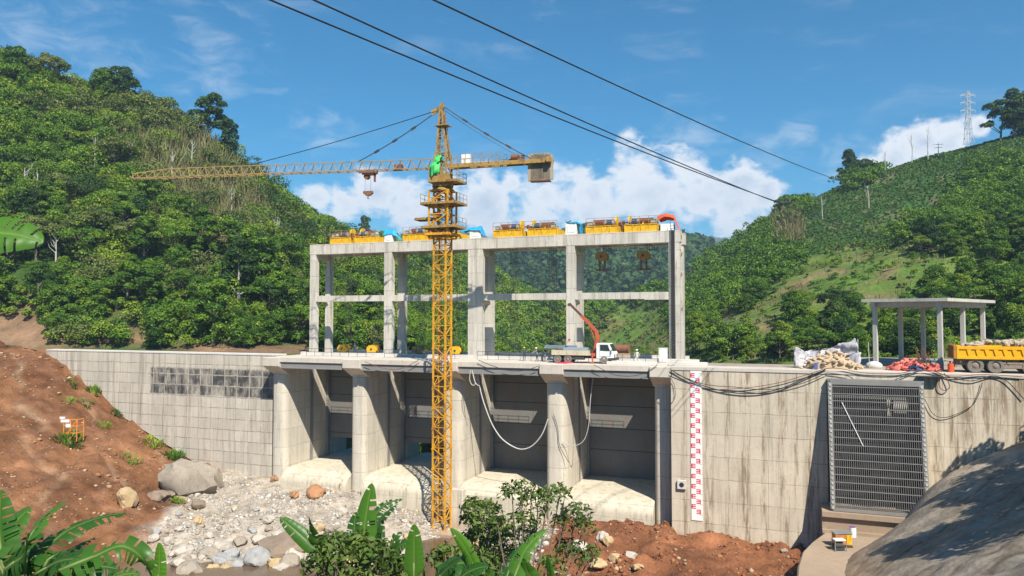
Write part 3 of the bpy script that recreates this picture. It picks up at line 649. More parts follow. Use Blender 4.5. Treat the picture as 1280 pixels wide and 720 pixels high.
def pulley(loc, label, m, hang):
    t = thing('pulley_block', label, 'pulley block', loc, 0, 'pulley blocks of the gate hoists')
    q = MB(); q.ball((0, 0, 0), .82, .55, .62, 14, 8); q.build('housing', m, t, smooth=True)
    for yy in (-.6, .55): q = MB(); q.prism([(-.75, -.45), (.75, -.45), (.85, .1), (.5, .62), (-.5, .62), (-.85, .1)], 'y', yy, yy + .06); q.build('cheek_plate', m, t)
    q = MB(); q.cyl((0, -.66, 0), (0, .66, 0), .17, n=10); q.build('pin', M['dark'], t)
    q = MB()
    if hang:
        for xx in (-.35, .35): q.box(xx - .1, xx + .1, -.12, .12, -2.0, -.4)
        q.box(-.95, .95, -.14, .14, -1.9, -1.72); q.build('lifting_rod', M['rust'], t)
    else: q.box(-.7, .7, -.5, .5, -.75, -.5); q.build('foot', M['dark'], t)
    return t
for (x, z, lab, m, h) in ((-65.7, .5, 'bright yellow pulley block on the deck next to the far left columns', M['yellow'], 0), (-60.4, .5, 'bright yellow pulley block on the deck near the worker in the first bay', M['yellow'], 0),
                          (-52.6, .45, 'rusty orange brown pulley block on the deck left of the mast', M['crane_old'], 0), (-46.3, .5, 'yellow pulley block half hidden behind the crane mast', M['yellow'], 0)):
    pulley((x, 99.4, z + .28), lab, m, h)
mo = plain('rusty yellow block paint', (.4, .2, .03), .6, 0, .4, 2, (.12, .06, .03), .7)
pulley((-24.3, 99.4, 14.0), 'rusty yellow pulley block hanging under the gantry, left of the two', mo, 1)
pulley((-18.6, 99.4, 14.0), 'rusty yellow pulley block hanging under the gantry, near the ladder column', mo, 1)
# control cabinets and tarpaulins at the column heads
def cloth(name, label, m, pts, cat='tarpaulin', amp=.12, seed=0, group=None, n=14):
    """a draped sheet through a small grid of points (rows of points)"""
    P = np.array(pts, float); r, c = P.shape[:2]
    def up(A, axis):
        k = A.shape[axis]; t = np.linspace(0, k - 1, (k - 1) * n // 2 + 1); i = np.minimum(t.astype(int), k - 2); f = t - i
        f = f * f * (3 - 2 * f); sh = [1] * A.ndim; sh[axis] = -1; f = f.reshape(sh); return np.take(A, i, axis) * (1 - f) + np.take(A, i + 1, axis) * f
    P = up(up(P, 0), 1); u, v = np.meshgrid(np.arange(P.shape[1]), np.arange(P.shape[0]))
    P[..., 0] += fbm(u * .35, v * .35, 3, seed + 1) * amp; P[..., 1] += fbm(u * .35, v * .35, 3, seed) * amp * 1.6; P[..., 2] += fbm(u * .4, v * .4, 3, seed + 2) * amp
    o = link_mesh(name, np_mesh(name, P.reshape(-1, 3), grid_faces(P.shape[1], P.shape[0]), smooth=True), m)
    s = o.modifiers.new('thickness', 'SOLIDIFY'); s.thickness = .02
    return tag(o, label, cat, group)
for k, (x0, x1, top) in enumerate(((-57.35, -55.95, 18.15), (-43.3, -41.6, 18.25), (-28.95, -27.35, 18.6))):
    q = MB(); q.box(x0, x1, 97.3, 98.3, 17.003, top); q.box(x0 + .3, x1 - .3, 97.26, 97.3, 17.25, top - .4)
    o = q.build('control_cabinet', M['white'], bevel=.03)
    tag(o, ['white control box on the gantry top at the second column', 'white control box on the gantry top right of the crane mast', 'tall white control box on the gantry top above the fourth column'][k], 'cabinet', 'control boxes on the gantry')
    xr = x1 + .06; tp = top + .06
    if k == 0: pts = [[(x0 - .1, 97.2, tp - .1), (x1, 97.2, tp - .1), (xr + 1.0, 97.2, 17.6), (xr + 1.5, 97.2, 17.1)], [(x0 - .1, 97.7, tp + .65), (x1, 97.7, tp + .65), (xr + .6, 97.7, 18.0), (xr + 1.4, 97.7, 17.2)], [(x0, 98.4, tp), (x1, 98.4, tp), (xr + .6, 98.4, 17.7), (xr + 1.3, 98.4, 17.2)]]
    elif k == 1: pts = [[(x0 - 1.4, 97.2, tp - .3), (x0, 97.2, tp - .1), (x1, 97.2, tp - .2), (xr + .2, 97.2, 17.6)], [(x0 - 1.4, 97.8, tp + .2), (x0, 97.8, tp + .3), (x1, 97.8, tp + .45), (xr + .25, 97.8, 17.4)], [(x0 - 1.2, 98.5, tp - .3), (x0, 98.5, tp), (x1, 98.5, tp), (xr + .2, 98.5, 17.4)]]
    else: pts = [[(x0 + .2, 97.25, tp), (x1, 97.2, tp - .05), (xr + .5, 97.2, tp - .4), (xr + .45, 97.2, 17.1)], [(x0, 97.8, tp + .12), (x1, 97.8, tp + .15), (xr + .5, 97.8, tp - .1), (xr + .55, 97.8, 17.05)], [(x0, 98.4, tp), (x1, 98.4, tp), (xr + .5, 98.4, tp - .4), (xr + .45, 98.4, 17.1)]]
    cloth('tarpaulin', ['bright blue tarpaulin over the box at the second gantry column', 'bright blue tarpaulin bunched on the gantry right of the crane mast', 'blue tarpaulin hanging off the tall white box on the gantry'][k], M['bluetarp'], pts, seed=k, group='blue tarpaulins on the gantry')
q = MB(); q.box(-16.0, -14.3, 97.3, 98.8, 17.003, 17.9); tag(q.build('control_cabinet', M['white'], bevel=.03), 'white control box under the orange tarpaulin at the gantry end', 'cabinet', 'control boxes on the gantry')
cloth('tarpaulin', 'orange red tarpaulin draped over the right end of the gantry top', M['redtarp'],
      [[(-16.4, 97.2, 18.3), (-15.3, 97.15, 18.9), (-14.3, 97.15, 18.6), (-13.6, 97.1, 17.05)], [(-16.5, 97.8, 19.0), (-15.3, 97.8, 19.35), (-14.3, 97.8, 19.1), (-13.5, 97.8, 17.1)], [(-16.3, 99.0, 18.3), (-15.3, 99.0, 18.6), (-14.3, 99.0, 18.5), (-13.6, 99, 17.05)]], seed=9)
# ------------------------------------------------------------------ tower crane
CX, CY, CB = -41.38, 84.6, -20.9
cr = thing('tower_crane', 'tall yellow lattice tower crane standing in front of the dam', 'tower crane', (CX, CY, CB))
def cpart(mb, name, m, parent=None, **k): return mb.build(name, m, parent or cr, **k)
def lattice_box(q, h0, h1, z0, z1, bay, cw, bw, horiz=True, flip=0):
    """square lattice mast, half widths h0 -> h1"""
    n = max(1, round((z1 - z0) / bay)); cor = [(-1, -1), (1, -1), (1, 1), (-1, 1)]
    def P(k, i): h = h0 + (h1 - h0) * i / n; return Vector((cor[k % 4][0] * h, cor[k % 4][1] * h, z0 + (z1 - z0) * i / n))
    for k in range(4):
        q.bar(P(k, 0), P(k, n), cw)
        for i in range(n):
            if horiz: q.bar(P(k, i), P(k + 1, i), bw)
            q.bar(P(k, i), P(k + 1, i + 1), bw) if (i + k + flip) % 2 == 0 else q.bar(P(k + 1, i), P(k, i + 1), bw)
        q.bar(P(k, n), P(k + 1, n), bw)
HT = 43.2                       # slewing ring above the base
q = MB(); q.box(-2.2, 2.2, -2.2, 2.2, -1.5, .15); cpart(q, 'foundation', M['sill_con'])
q = MB(); lattice_box(q, .84, .84, .15, HT - 6.2, 1.25, .19, .085)
for z in np.arange(.15, HT - 6, 2.5):
    for sx, sy in ((-1, -1), (1, -1), (1, 1), (-1, 1)): q.box(sx * .84 - .14, sx * .84 + .14, sy * .84 - .14, sy * .84 + .14, z - .12, z + .12)
cpart(q, 'mast', M['crane'])
q = MB()
for z in np.arange(.6, HT - 1, .4): q.bar((-.3, .35, z), (.12, .35, z), .04)
for x in (-.3, .12): q.bar((x, .35, .3), (x, .35, HT - 1), .05)
cpart(q, 'ladder', M['crane_old'])
q = MB(); lattice_box(q, .84, .84, HT - 6.2, HT - .3, 1.2, .2, .1); lattice_box(q, 1.3, 1.3, HT - 6.6, HT - .6, 1.5, .2, .12, flip=1); cpart(q, 'climbing_cage', M['crane'])
def platform(z, hx0, hx1, hy0, hy1, rail=(1, 1, 1, 1), m='crane_old'):
    q = MB(); q.box(hx0, hx1, hy0, hy1, z, z + .1)
    for x in (hx0, hx1): q.bar((x, hy0, z - .1), (x, hy1, z - .1), .12, .24)
    for yy in (hy0, hy1): q.bar((hx0, yy, z - .1), (hx1, yy, z - .1), .12, .2)
    p = cpart(q, 'platform', M[m]); q = MB(); cs = [(hx0, hy0), (hx1, hy0), (hx1, hy1), (hx0, hy1)]
    for k in range(4):
        if not rail[k]: continue
        a, b = cs[k], cs[(k + 1) % 4]; n = 3
        for zz in (.6, 1.15): q.bar((*a, z + zz), (*b, z + zz), .045)
        for j in range(n + 1): x = a[0] + (b[0] - a[0]) * j / n; yy = a[1] + (b[1] - a[1]) * j / n; q.bar((x, yy, z), (x, yy, z + 1.15), .05)
    q.build('handrail', M[m], p)
platform(HT - 2.2, -2.3, 2.6, -1.7, 1.7, (0, 1, 0, 1)); platform(HT - 5.2, -2.2, 2.5, -1.7, 1.7, (0, 1, 0, 0)); platform(HT - 4.0, -3.6, -1.4, -.8, .9, (0, 0, 0, 0)); platform(HT - 6.1, -1.7, 1.7, -1.6, 1.6, (0, 0, 0, 0), 'crane')
q = MB(); q.cyl((0, 0, HT - .5), (0, 0, HT - .1), 1.5, 1.1, 20); q.cyl((0, 0, HT - .1), (0, 0, HT + .5), 1.35, 1.35, 20); q.box(-.95, .95, -.95, .95, HT + .5, HT + 1.5); cpart(q, 'slewing_ring', M['crane_old'])
platform(HT + .55, -.9, 2.6, -1.5, 1.5, (0, 1, 1, 0))
q = MB(); lattice_box(q, .85, .75, HT + 1.5, HT + 4.2, 1.35, .2, .1); cpart(q, 'turret', M['crane_old'])
# everything that turns: the jib points to the left and a little towards the viewer
JA = math.atan2(-.134, -.99); JD = Vector((math.cos(JA), math.sin(JA), 0)); JN = Vector((-JD.y, JD.x, 0))
def jp(t, n, z): return JD * t + JN * n + Vector((0, 0, z))
TOP = HT + 10.3; JZ = HT + 2.4
q = MB()
for sx in (-.75, .75):
    for sn in (-.7, .7): q.bar(jp(sx, sn, HT + 3.4), jp(.25 + sx * .12, sn * .2, TOP), .18)
for k in range(7):
    f0, f1 = k / 7, (k + 1) / 7
    def c(sx, sn, f): return jp(sx * .75 * (1 - f) + (.25 + sx * .09) * f, sn * .7 * (1 - f) + sn * .14 * f, HT + 3.4 + (TOP - HT - 3.4) * f)
    for (a, b) in (((-1, -1), (1, -1)), ((1, -1), (1, 1)), ((1, 1), (-1, 1)), ((-1, 1), (-1, -1))):
        q.bar(c(*a, f1), c(*b, f1), .07); q.bar(c(*a, f0), c(*b, f1), .075)
q.bar(jp(-.2, 0, TOP), jp(1.6, 0, TOP - .55), .3, .35); q.bar(jp(.2, 0, TOP - .2), jp(1.5, 0, TOP - 1.0), .2); q.bar(jp(.2, 0, TOP - .4), jp(.2, 0, TOP + .5), .4)
q.box(-.9, .9, -.7, .7, TOP - 2.55, TOP - 2.45)
cpart(q, 'tower_head', M['crane_old'])
q = MB()
for z in np.arange(HT + 3.6, TOP - .6, .4): q.bar(jp(-1.0 + (z - HT - 3.6) * .12, -.2, z), jp(-1.0 + (z - HT - 3.6) * .12, .2, z), .04)
for n in (-.22, .22): q.bar(jp(-1.0, n, HT + 3.6), jp(-.25, n, TOP - .6), .05)
cpart(q, 'ladder', M['crane_old'])
q = MB(); JL = 46.0; nb = 33
def jz(t): return JZ + .012 * t
def jtop(t): return jz(t) + (1.25 if t < 40 else 1.25 - (t - 40) * .09)
for n in (-.55, .55): q.bar(jp(.9, n, jz(0)), jp(JL, n, jz(JL)), .1)
q.bar(jp(.9, 0, jtop(0)), jp(40, 0, jtop(40)), .1); q.bar(jp(40, 0, jtop(40)), jp(JL, 0, jtop(JL)), .13)
for i in range(nb):
    t0 = .9 + (JL - .9) * i / nb; t1 = .9 + (JL - .9) * (i + 1) / nb; tm = (t0 + t1) / 2
    for n in (-.55, .55): q.bar(jp(t0, n, jz(t0)), jp(tm, 0, jtop(tm)), .055); q.bar(jp(tm, 0, jtop(tm)), jp(t1, n, jz(t1)), .055)
    q.bar(jp(t0, -.55, jz(t0)), jp(t0, .55, jz(t0)), .06); q.bar(jp(t0, -.55, jz(t0)), jp(t1, .55, jz(t1)), .05)
q.bar(jp(JL, -.55, jz(JL)), jp(JL, .55, jz(JL)), .15); q.bar(jp(JL, 0, jz(JL)), jp(JL, 0, jtop(JL)), .1)
cpart(q, 'jib', plain('faded yellow jib paint', (.36, .235, .085), .6, 0, .3, .5, (.15, .115, .09), .75))
q = MB()
for n in (-.55, .55): q.bar(jp(-.8, n, JZ + .1), jp(-14.2, n, JZ + .25), .2, .5)
for t in np.arange(1.5, 14, 1.5): q.bar(jp(-t, -.55, JZ + .1), jp(-t, .55, JZ + .1), .1)
for t in np.arange(1.5, 12.5, 1.5): q.bar(jp(-t, -.55, JZ + .1), jp(-t - 1.5, .55, JZ + .1), .08)
q.bar(jp(-13.8, -1.0, JZ + .3), jp(-13.8, 1.0, JZ + .3), .5, .6)
cj = cpart(q, 'counter_jib', M['crane_old'])
q = MB()
for n in (-.75, .75):
    for zz in (.9, 1.5): q.bar(jp(-1.2, n, JZ + zz), jp(-8.2, n, JZ + zz), .045)
    for t in np.arange(1.2, 8.3, 1.0): q.bar(jp(-t, n, JZ + .3), jp(-t, n, JZ + 1.5), .05)
q.build('handrail', M['crane_old'], cj)
q = MB(); q.box(-.55, .55, -.35, .35, 0, 1.25); q.xf(Matrix.Translation(jp(-3.1, 0, JZ + .35)) @ Matrix.Rotation(JA, 4, 'Z')); q.build('control_box', M['white'], cj)
q = MB()
for n in (-.35, .35): q.cyl(jp(-9.0, n, JZ + .85), jp(-9.9, n, JZ + .85), .42, n=12)
q.bar(jp(-8.6, 0, JZ + .5), jp(-10.6, 0, JZ + .5), .9, .3); q.cyl(jp(-10.2, 0, JZ + .85), jp(-10.6, 0, JZ + .85), .35, n=10)
q.build('hoist_winch', M['rust'], cj)
q = MB()
for k in range(6):
    t = 11.75 + k * .36
    q.bar(jp(-t, 0, JZ + 1.15 - (.1 if k % 2 else 0)), jp(-t, 0, JZ - 2.15 + (.12 if k % 3 else 0)), .33, 1.35, up=tuple(JD))
    q.bar(jp(-t, 0, JZ + .95), jp(-t, 0, JZ + 1.3), .12, .5, up=tuple(JD))
cpart(q, 'counterweight', M['cw'])
q = MB(); q.bar(jp(-11.4, 0, JZ - 2.2), jp(-13.9, 0, JZ - 2.2), 1.3, .12); cpart(q, 'ballast_tray', M['rust'])
AP = jp(1.5, 0, TOP - .6)
for a, b, r in ((AP, jp(27.9, 0, jtop(27.9)), .05), (jp(1.5, 0, TOP - 1.0), jp(11.6, 0, jtop(11.6)), .06), (jp(-.1, .1, TOP), jp(-11.5, .4, JZ + .6), .07), (jp(-.1, -.1, TOP - .4), jp(-10.2, -.4, JZ + .9), .028)):
    q = MB(); n = 8; q.tube([a.lerp(b, k / n) - Vector((0, 0, .25 * math.sin(math.pi * k / n))) for k in range(n + 1)], r, 6)
    if r > .05:
        for k in (2, 4, 6): p = a.lerp(b, k / n) - Vector((0, 0, .25 * math.sin(math.pi * k / n))); d = (b - a).normalized(); q.bar(p - d * .35, p + d * .35, .24)
    cpart(q, 'pendant_cable', M['dark'] if r > .05 else M['wire'])
q = MB(); TT = 10.2
for n in (-.5, .5): q.bar(jp(TT - 1.1, n, jz(TT) - .25), jp(TT + 1.1, n, jz(TT) - .25), .2, .3)
q.bar(jp(TT - .9, 0, jz(TT) - .45), jp(TT + .6, 0, jz(TT) - .45), 1.0, .25); q.bar(jp(TT - .9, 0, jz(TT) - .5), jp(TT - .9, 0, jz(TT) - 1.5), .22); q.cyl(jp(TT + .2, -.3, jz(TT) - .8), jp(TT + .2, .3, jz(TT) - .8), .35, n=12)
cpart(q, 'trolley', M['rust'])
q = MB()
for t in (TT - .35, TT + .45): q.tube([jp(t, 0, jz(TT) - .6), jp(t, 0, jz(TT) - 2.8)], .02, 4)
cpart(q, 'hoist_rope', M['dark'])
q = MB(); q.prism([(-.62, 0), (.62, 0), (.66, -.28), (.25, -.6), (-.25, -.6), (-.66, -.28)], 'y', -.22, .22); q.tube([(0, 0, -.55), (0, 0, -.72), (.13, 0, -.88), (0, 0, -1.0), (-.13, 0, -.9)], .05, 6)
q.xf(Matrix.Translation(jp(TT, 0, jz(TT) - 2.7)) @ Matrix.Rotation(JA, 4, 'Z')); cpart(q, 'hook_block', M['rust'])
q = MB(); q.bar(jp(5.6, -.35, jz(5.6) + .35), jp(6.7, -.35, jz(6) + .35), .6, .7); cpart(q, 'trolley_winch', M['rust'])
q = MB(); q.box(-1.05, .35, -1.95, -.6, HT + .45, HT + 2.3); q.box(-1.15, .4, -2.0, -.55, HT + .3, HT + .46); cab = cpart(q, 'operator_cab', M['crane_old'])
q = MB(); q.box(-.9, .2, -1.975, -1.951, HT + 1.1, HT + 2.0); q.build('window', M['glass'], cab)
cover = cloth('cover_cloth', 'bright green cloth wrapped over the operator cab of the tower crane', M['green_net'], [[(-1.85, -2.0, HT + 1.2), (-1.1, -2.12, HT + .95), (-.25, -2.05, HT + 1.3)], [(-1.8, -2.0, HT + 2.3), (-1.0, -2.06, HT + 2.6), (-.2, -2.0, HT + 2.9)], [(-1.3, -1.3, HT + 2.9), (-.8, -1.2, HT + 3.9), (-.3, -1.1, HT + 3.6)], [(-1.4, -.7, HT + 2.4), (-.9, -.6, HT + 3.0), (-.2, -.6, HT + 2.9)]], cat='cover', amp=.3, seed=4)
cover.location = (CX + .7, CY, CB)

# ------------------------------------------------------------------ wheels, trucks
def wheel(parent, x, y, z, r, w, name='wheel'):
    q = MB(); n = 28; prof = [(r * .60, -w / 2), (r * .93, -w / 2), (r, -w * .3), (r, w * .3), (r * .93, w / 2), (r * .60, w / 2)]
    vs, fs = [], []
    for k in range(n):
        t = 2 * math.pi * k / n
        for rr, yy in prof: vs.append((rr * math.cos(t), yy, rr * math.sin(t)))
    m = len(prof)
    for k in range(n):
        for j in range(m): fs.append((k * m + j, k * m + (j + 1) % m, ((k + 1) % n) * m + (j + 1) % m, ((k + 1) % n) * m + j))
    q.add(vs, fs)
    for k in range(n):
        t = 2 * math.pi * k / n; q.bar((r * .99 * math.cos(t), -w * .32, r * .99 * math.sin(t)), (r * .99 * math.cos(t + .06), w * .32, r * .99 * math.sin(t + .06)), .05, .05, up=(math.cos(t), 0, math.sin(t)))
    wo = q.build(name, M['rubber'], parent, smooth='auto'); wo.location = (x, y, z)
    q = MB(); q.cyl((0, -w * .28, 0), (0, w * .3, 0), r * .61, n=20); q.cyl((0, -w * .42, 0), (0, -w * .28, 0), r * .28, r * .42, 14); q.cyl((0, -w * .5, 0), (0, -w * .4, 0), r * .17, n=10)
    for k in range(8): t = 2 * math.pi * k / 8; q.cyl((r * .45 * math.cos(t), -w * .34, r * .45 * math.sin(t)), (r * .45 * math.cos(t), -w * .27, r * .45 * math.sin(t)), .035, n=6)
    q.build('rim', M['rim'], wo, smooth='auto'); return wo
# dump truck on the right (tail to the left)
tk = thing('dump_truck', 'orange yellow dump truck loaded with rocks parked on the right of the crest', 'truck', (15.6, 89.6, 0))
q = MB()   # body shell: open box with sloping side panels
L0, L1, W, B0, B1 = .25, 7.7, 2.9, 1.42, 2.75
q.box(L0, L1, -W / 2, W / 2, B0, B0 + .12); q.box(L0, L1, -W / 2, -W / 2 + .08, B0, B1); q.box(L0, L1, W / 2 - .08, W / 2, B0, B1); q.box(L1 - .1, L1, -W / 2, W / 2, B0, B1 + .5)
q.box(L0, L1, -W / 2 - .1, -W / 2, B1 - .34, B1); q.box(L0, L1, W / 2, W / 2 + .1, B1 - .34, B1); q.box(L0, L1, -W / 2 - .1, -W / 2, B0, B0 + .3); q.box(L0, L0 + .22, -W / 2 - .09, -W / 2, B0, B1)
body = q.build('body', M['truck_yellow'], tk, bevel=.02)
for k in range(9):
    q = MB(); x = L0 + .5 + k * .8
    q.prism([(x + .4, B1 - .345), (x + .8, B1 - .345), (x + .8, B0 + .305), (x + .58, B0 + .305)], 'y', -W / 2 - .095, -W / 2 - .003)
    q.build('side_rib', M['truck_yellow'], body)
q = MB(); q.box(0, .24, -W / 2 - .05, W / 2 + .05, B0 + .02, B1 + .12)
for yy in np.arange(-1.2, 1.3, .6): q.box(-.08, 0, yy - .06, yy + .06, B0 + .05, B1 + .1)
q.build('tailgate', plain('shaded yellow tailgate with dirt', (.42, .2, .04), .6, 0, .3, 1.5, (.16, .09, .05), .8), tk)  # yellow darkened for the side turned from the sun, with dirt over it
q = MB(); q.box(.3, 10, -.55, -.35, .75, 1.35); q.box(.3, 10, .35, .55, .75, 1.35); q.box(4.2, 6.2, -1.35, -.7, .5, 1.15); q.box(4.25, 6.15, -1.4, -1.35, .55, .62); q.box(4.25, 6.15, -1.4, -1.35, .95, 1.02)
q.cyl((4.5, -1.1, 1.25), (5.8, -1.1, 1.25), .16, n=8); q.box(.15, .35, -1.2, 1.2, .55, .8)
for x in (1.95, 3.75, 6.7): q.bar((x, -1.2, .75), (x, 1.2, .75), .3)
q.build('chassis', M['rim'], tk)
q = MB(); q.prism([(.55, 1.35), (.75, 1.4), (4.6, 1.4), (4.9, .8), (4.82, .8), (4.5, 1.3), (.85, 1.3), (.6, 1.0)], 'y', -1.35, -.75); q.build('mudguard', M['rubber'], tk)
for x in (1.95, 3.75, 6.75):
    for yy in (-1.12, 1.12): wheel(tk, x, yy, .76, .76, .55)
q = MB(); q.box(.0, .12, -1.1, -.7, .85, 1.05); q.box(.0, .12, .7, 1.1, .85, 1.05); q.build('tail_light', M['red_paint'], tk)
q = MB(); q.prism([(7.85, .9), (10.2, .9), (10.3, 1.9), (10.0, 3.1), (8.0, 3.15), (7.85, 2.9)], 'y', -1.25, 1.25); cb = q.build('cab', M['truck_yellow'], tk, bevel=.05)
q = MB(); q.prism([(8.5, 2.05), (9.95, 2.05), (9.8, 2.85), (8.5, 2.85)], 'y', -1.27, -1.25); q.build('window', M['glass'], cb)
def rock_mesh(name, r, seed, flat=.75, n=3, jag=.35):
    bm = bmesh.new(); bmesh.ops.create_icosphere(bm, subdivisions=n, radius=1)
    rg = np.random.default_rng(seed); cuts = [(Vector(rg.normal(size=3)).normalized(), .62 + rg.random() * .3) for _ in range(9)]
    for v in bm.verts:
        p = v.co.copy()
        for d, h in cuts:
            e = p.dot(d) - h
            if e > 0: p -= d * e
        k = 1 + float(fbm(np.array(p.x * 2 + seed), np.array(p.y * 2 + p.z * 1.7), 3, seed % 97)) * jag
        v.co = Vector((p.x * r[0] * k, p.y * r[1] * k, p.z * r[2] * k))
    me = bpy.data.meshes.new(name); bm.to_mesh(me); bm.free(); me.polygons.foreach_set('use_smooth', [True] * len(me.polygons)); me.set_sharp_from_angle(angle=R(28)); return me
def rockmat(name, col, var=.25): return plain(name, col, .9, 0, var, 1.2, tuple(v * .55 for v in col), .5, .2)
RM = {'grey': rockmat('grey river stone', (.31, .265, .21)), 'pale': rockmat('pale river stone', (.46, .41, .345)), 'brown': rockmat('brown stone', (.25, .19, .14)), 'tan': rockmat('tan stone', (.46, .34, .19)), 'orange': rockmat('orange brown stone', (.38, .2, .1)), 'blue': rockmat('blue grey stone', (.33, .33, .32))}
q = MB(); rg = random.Random(5)
for k in range(46):
    x = 1.2 + rg.random() * 6.2; yy = (rg.random() - .5) * 2.3; h = .1 + .55 * math.sin(min(1, (x - 1.0) / 3.2) * math.pi / 2) * (1 - (yy / 1.7) ** 2)
    a = rock_mesh('t', [.25 + rg.random() * .3, .25 + rg.random() * .22, .2 + rg.random() * .16], k, n=2)
    q.add([tuple(Vector(v.co) + Vector((x, yy, B1 - .2 + h))) for v in a.vertices], [tuple(p.vertices) for p in a.polygons]); bpy.data.meshes.remove(a)
o = q.build('rock_load', rockmat('loaded quarry stone', (.42, .34, .25), .4)); o.location = (15.6, 89.6, 0)
tag(o, 'heap of pale broken rocks filling the orange yellow dump truck', 'rock load')

# small crane truck in the middle of the crest (cab to the right)
ct = thing('crane_truck', 'white cab lorry with a cream flatbed and a red loader arm on the dam crest', 'truck', (-28.4, 90.3, -.025))
q = MB(); q.box(0, 5.0, -1.1, 1.1, 1.0, 1.14); q.box(0, 5.0, -1.14, -1.1, 1.0, 1.62); q.box(0, 5.0, 1.1, 1.14, 1.0, 1.62); q.box(-.04, 0, -1.1, 1.1, 1.0, 1.62)
for k in range(6): q.box(.05 + k * .97, .13 + k * .97, -1.18, -1.14, 1.0, 1.62)
q.build('flatbed', M['cream'], ct)
q = MB(); q.box(.2, 7.6, -.45, -.3, .62, .98); q.box(.2, 7.6, .3, .45, .62, .98); q.box(2.6, 4.2, -1.0, -.5, .45, .9); q.box(.1, .3, -1, 1, .4, .6)
for x in (1.6, 6.75): q.bar((x, -.95, .5), (x, .95, .5), .2)
q.build('chassis', M['dark'], ct)
for x in (.75, 2.1, 6.75):
    for yy in (-.92, .92): wheel(ct, x, yy, .5, .5, .32)
q = MB(); q.prism([(5.75, .65), (7.9, .65), (8.0, 1.3), (7.85, 1.5), (7.35, 2.5), (5.85, 2.52), (5.75, 2.4)], 'y', -1.05, 1.05); cab2 = q.build('cab', M['white'], ct, bevel=.05)
q = MB(); q.add([(7.83, -.95, 1.56), (7.83, .95, 1.56), (7.40, .92, 2.42), (7.40, -.92, 2.42)], [(0, 1, 2, 3)]); q.v = [(x + .035, y, z + .015) for x, y, z in q.v]; q.build('windscreen', M['glass'], cab2)
q = MB(); q.prism([(6.25, 1.62), (7.5, 1.58), (7.22, 2.36), (6.25, 2.36)], 'y', -1.075, -1.052); q.build('side_window', M['glass'], cab2)
q = MB(); q.box(6.15, 7.55, -1.062, -1.052, .9, .93); q.box(6.15, 6.17, -1.062, -1.052, .9, 2.4); q.box(7.55, 7.57, -1.062, -1.052, .9, 1.6); q.build('door_line', M['dark'], cab2)
q = MB(); q.box(7.3, 8.15, -1.07, 1.07, .45, .75); q.build('bumper', M['dark'], ct)
for yy in (-.82, .82):
    q = MB(); q.box(7.96, 8.03, yy - .16, yy + .16, .95, 1.15); q.build('headlight', M['glass'], cab2)
q = MB(); q.tube([(7.75, -1.06, 1.9), (7.85, -1.35, 2.0)], .025, 5); q.box(7.82, 7.9, -1.5, -1.28, 1.65, 2.1); q.build('mirror', M['dark'], cab2)
q = MB(); q.box(5.05, 5.7, -.8, .8, .9, 1.3); q.cyl((5.38, 0, 1.2), (5.38, 0, 2.0), .3, .24, 12); q.bar((5.38, 0, 1.9), (5.7, 0, 3.0), .36, .4); q.bar((5.25, -.9, .15), (5.25, -.9, 1.1), .16); q.box(5.1, 5.4, -1.05, -.75, .02, .15); q.bar((5.25, -.9, 1.0), (5.3, 0, 1.1), .2)
arm = q.build('loader_crane', M['red_arm'], ct)
q = MB(); q.bar((5.72, 0, 2.9), (5.55, 0, 4.0), .34, .42); q.bar((5.6, 0, 3.9), (3.6, 0, 5.95), .26, .36); q.bar((5.45, 0, 2.6), (4.7, 0, 4.6), .12); q.build('boom', M['red_arm'], arm)
q = MB(); q.bar((3.75, 0, 5.8), (2.05, 0, 7.45), .2, .28); q.bar((2.1, 0, 7.45), (1.9, 0, 7.2), .26, .3); q.build('boom_tip', M['brown_arm'], arm)
q = MB(); q.tube([(2.0, 0, 7.25), (2.0, 0, 3.0)], .018, 4); q.box(1.85, 2.15, -.08, .08, 2.75, 3.0); q.tube([(2, 0, 2.8), (2.4, -.3, 1.98)], .015, 4); q.tube([(2, 0, 2.8), (1.5, -.3, 1.98)], .015, 4); q.build('hook', M['red_arm'], arm)
# the steel on and behind it
q = MB(); q.box(-29.9, -25.6, 91.0, 91.25, 2.0, 2.12); q.box(-29.9, -25.6, 91.0, 91.05, 1.8, 2.0); q.box(-29.9, -25.6, 90.6, 91.3, 1.72, 1.78)
tag(q.build('steel_channel', M['steelblue'], bevel=.01), 'long blue grey steel channel overhanging the left end of the lorry bed', 'steel beam')
q = MB(); n = 16; q.prism([(90.0 + .42 * math.cos(t), 1.52 + .42 * math.sin(t)) for t in (2 * math.pi * k / n for k in range(n))], 'x', -27.0, -23.8); q.box(-26.7, -26.6, 89.55, 90.45, 1.1, 1.3); q.box(-24.3, -24.2, 89.55, 90.45, 1.1, 1.3)
tag(q.build('steel_duct', M['zinc'], smooth='auto'), 'silver steel duct lying on the cream lorry bed', 'duct')
q = MB(); q.box(-30.9, -28.55, 92.0, 92.15, .62, 1.0); q.box(-30.9, -28.55, 91.7, 92.1, .98, 1.03); q.box(-30.6, -30.45, 91.6, 92.2, 0, .62); q.box(-29.0, -28.85, 91.6, 92.2, 0, .62)
tag(q.build('steel_plate_stack', M['steelblue']), 'grey steel plate on trestles behind the tail of the lorry', 'steel plate')
q = MB(); q.cyl((-21.9, 96.6, 1.55), (-20.1, 96.6, 1.55), .55, n=20); q.cyl((-21.95, 96.6, 1.55), (-21.8, 96.6, 1.55), .62, n=20); q.cyl((-20.2, 96.6, 1.55), (-20.05, 96.6, 1.55), .62, n=20)
rd = q.build('drum', M['rust'], smooth='auto'); tag(rd, 'rusty brown steel drum lying on a concrete block right of the lorry cab', 'drum')
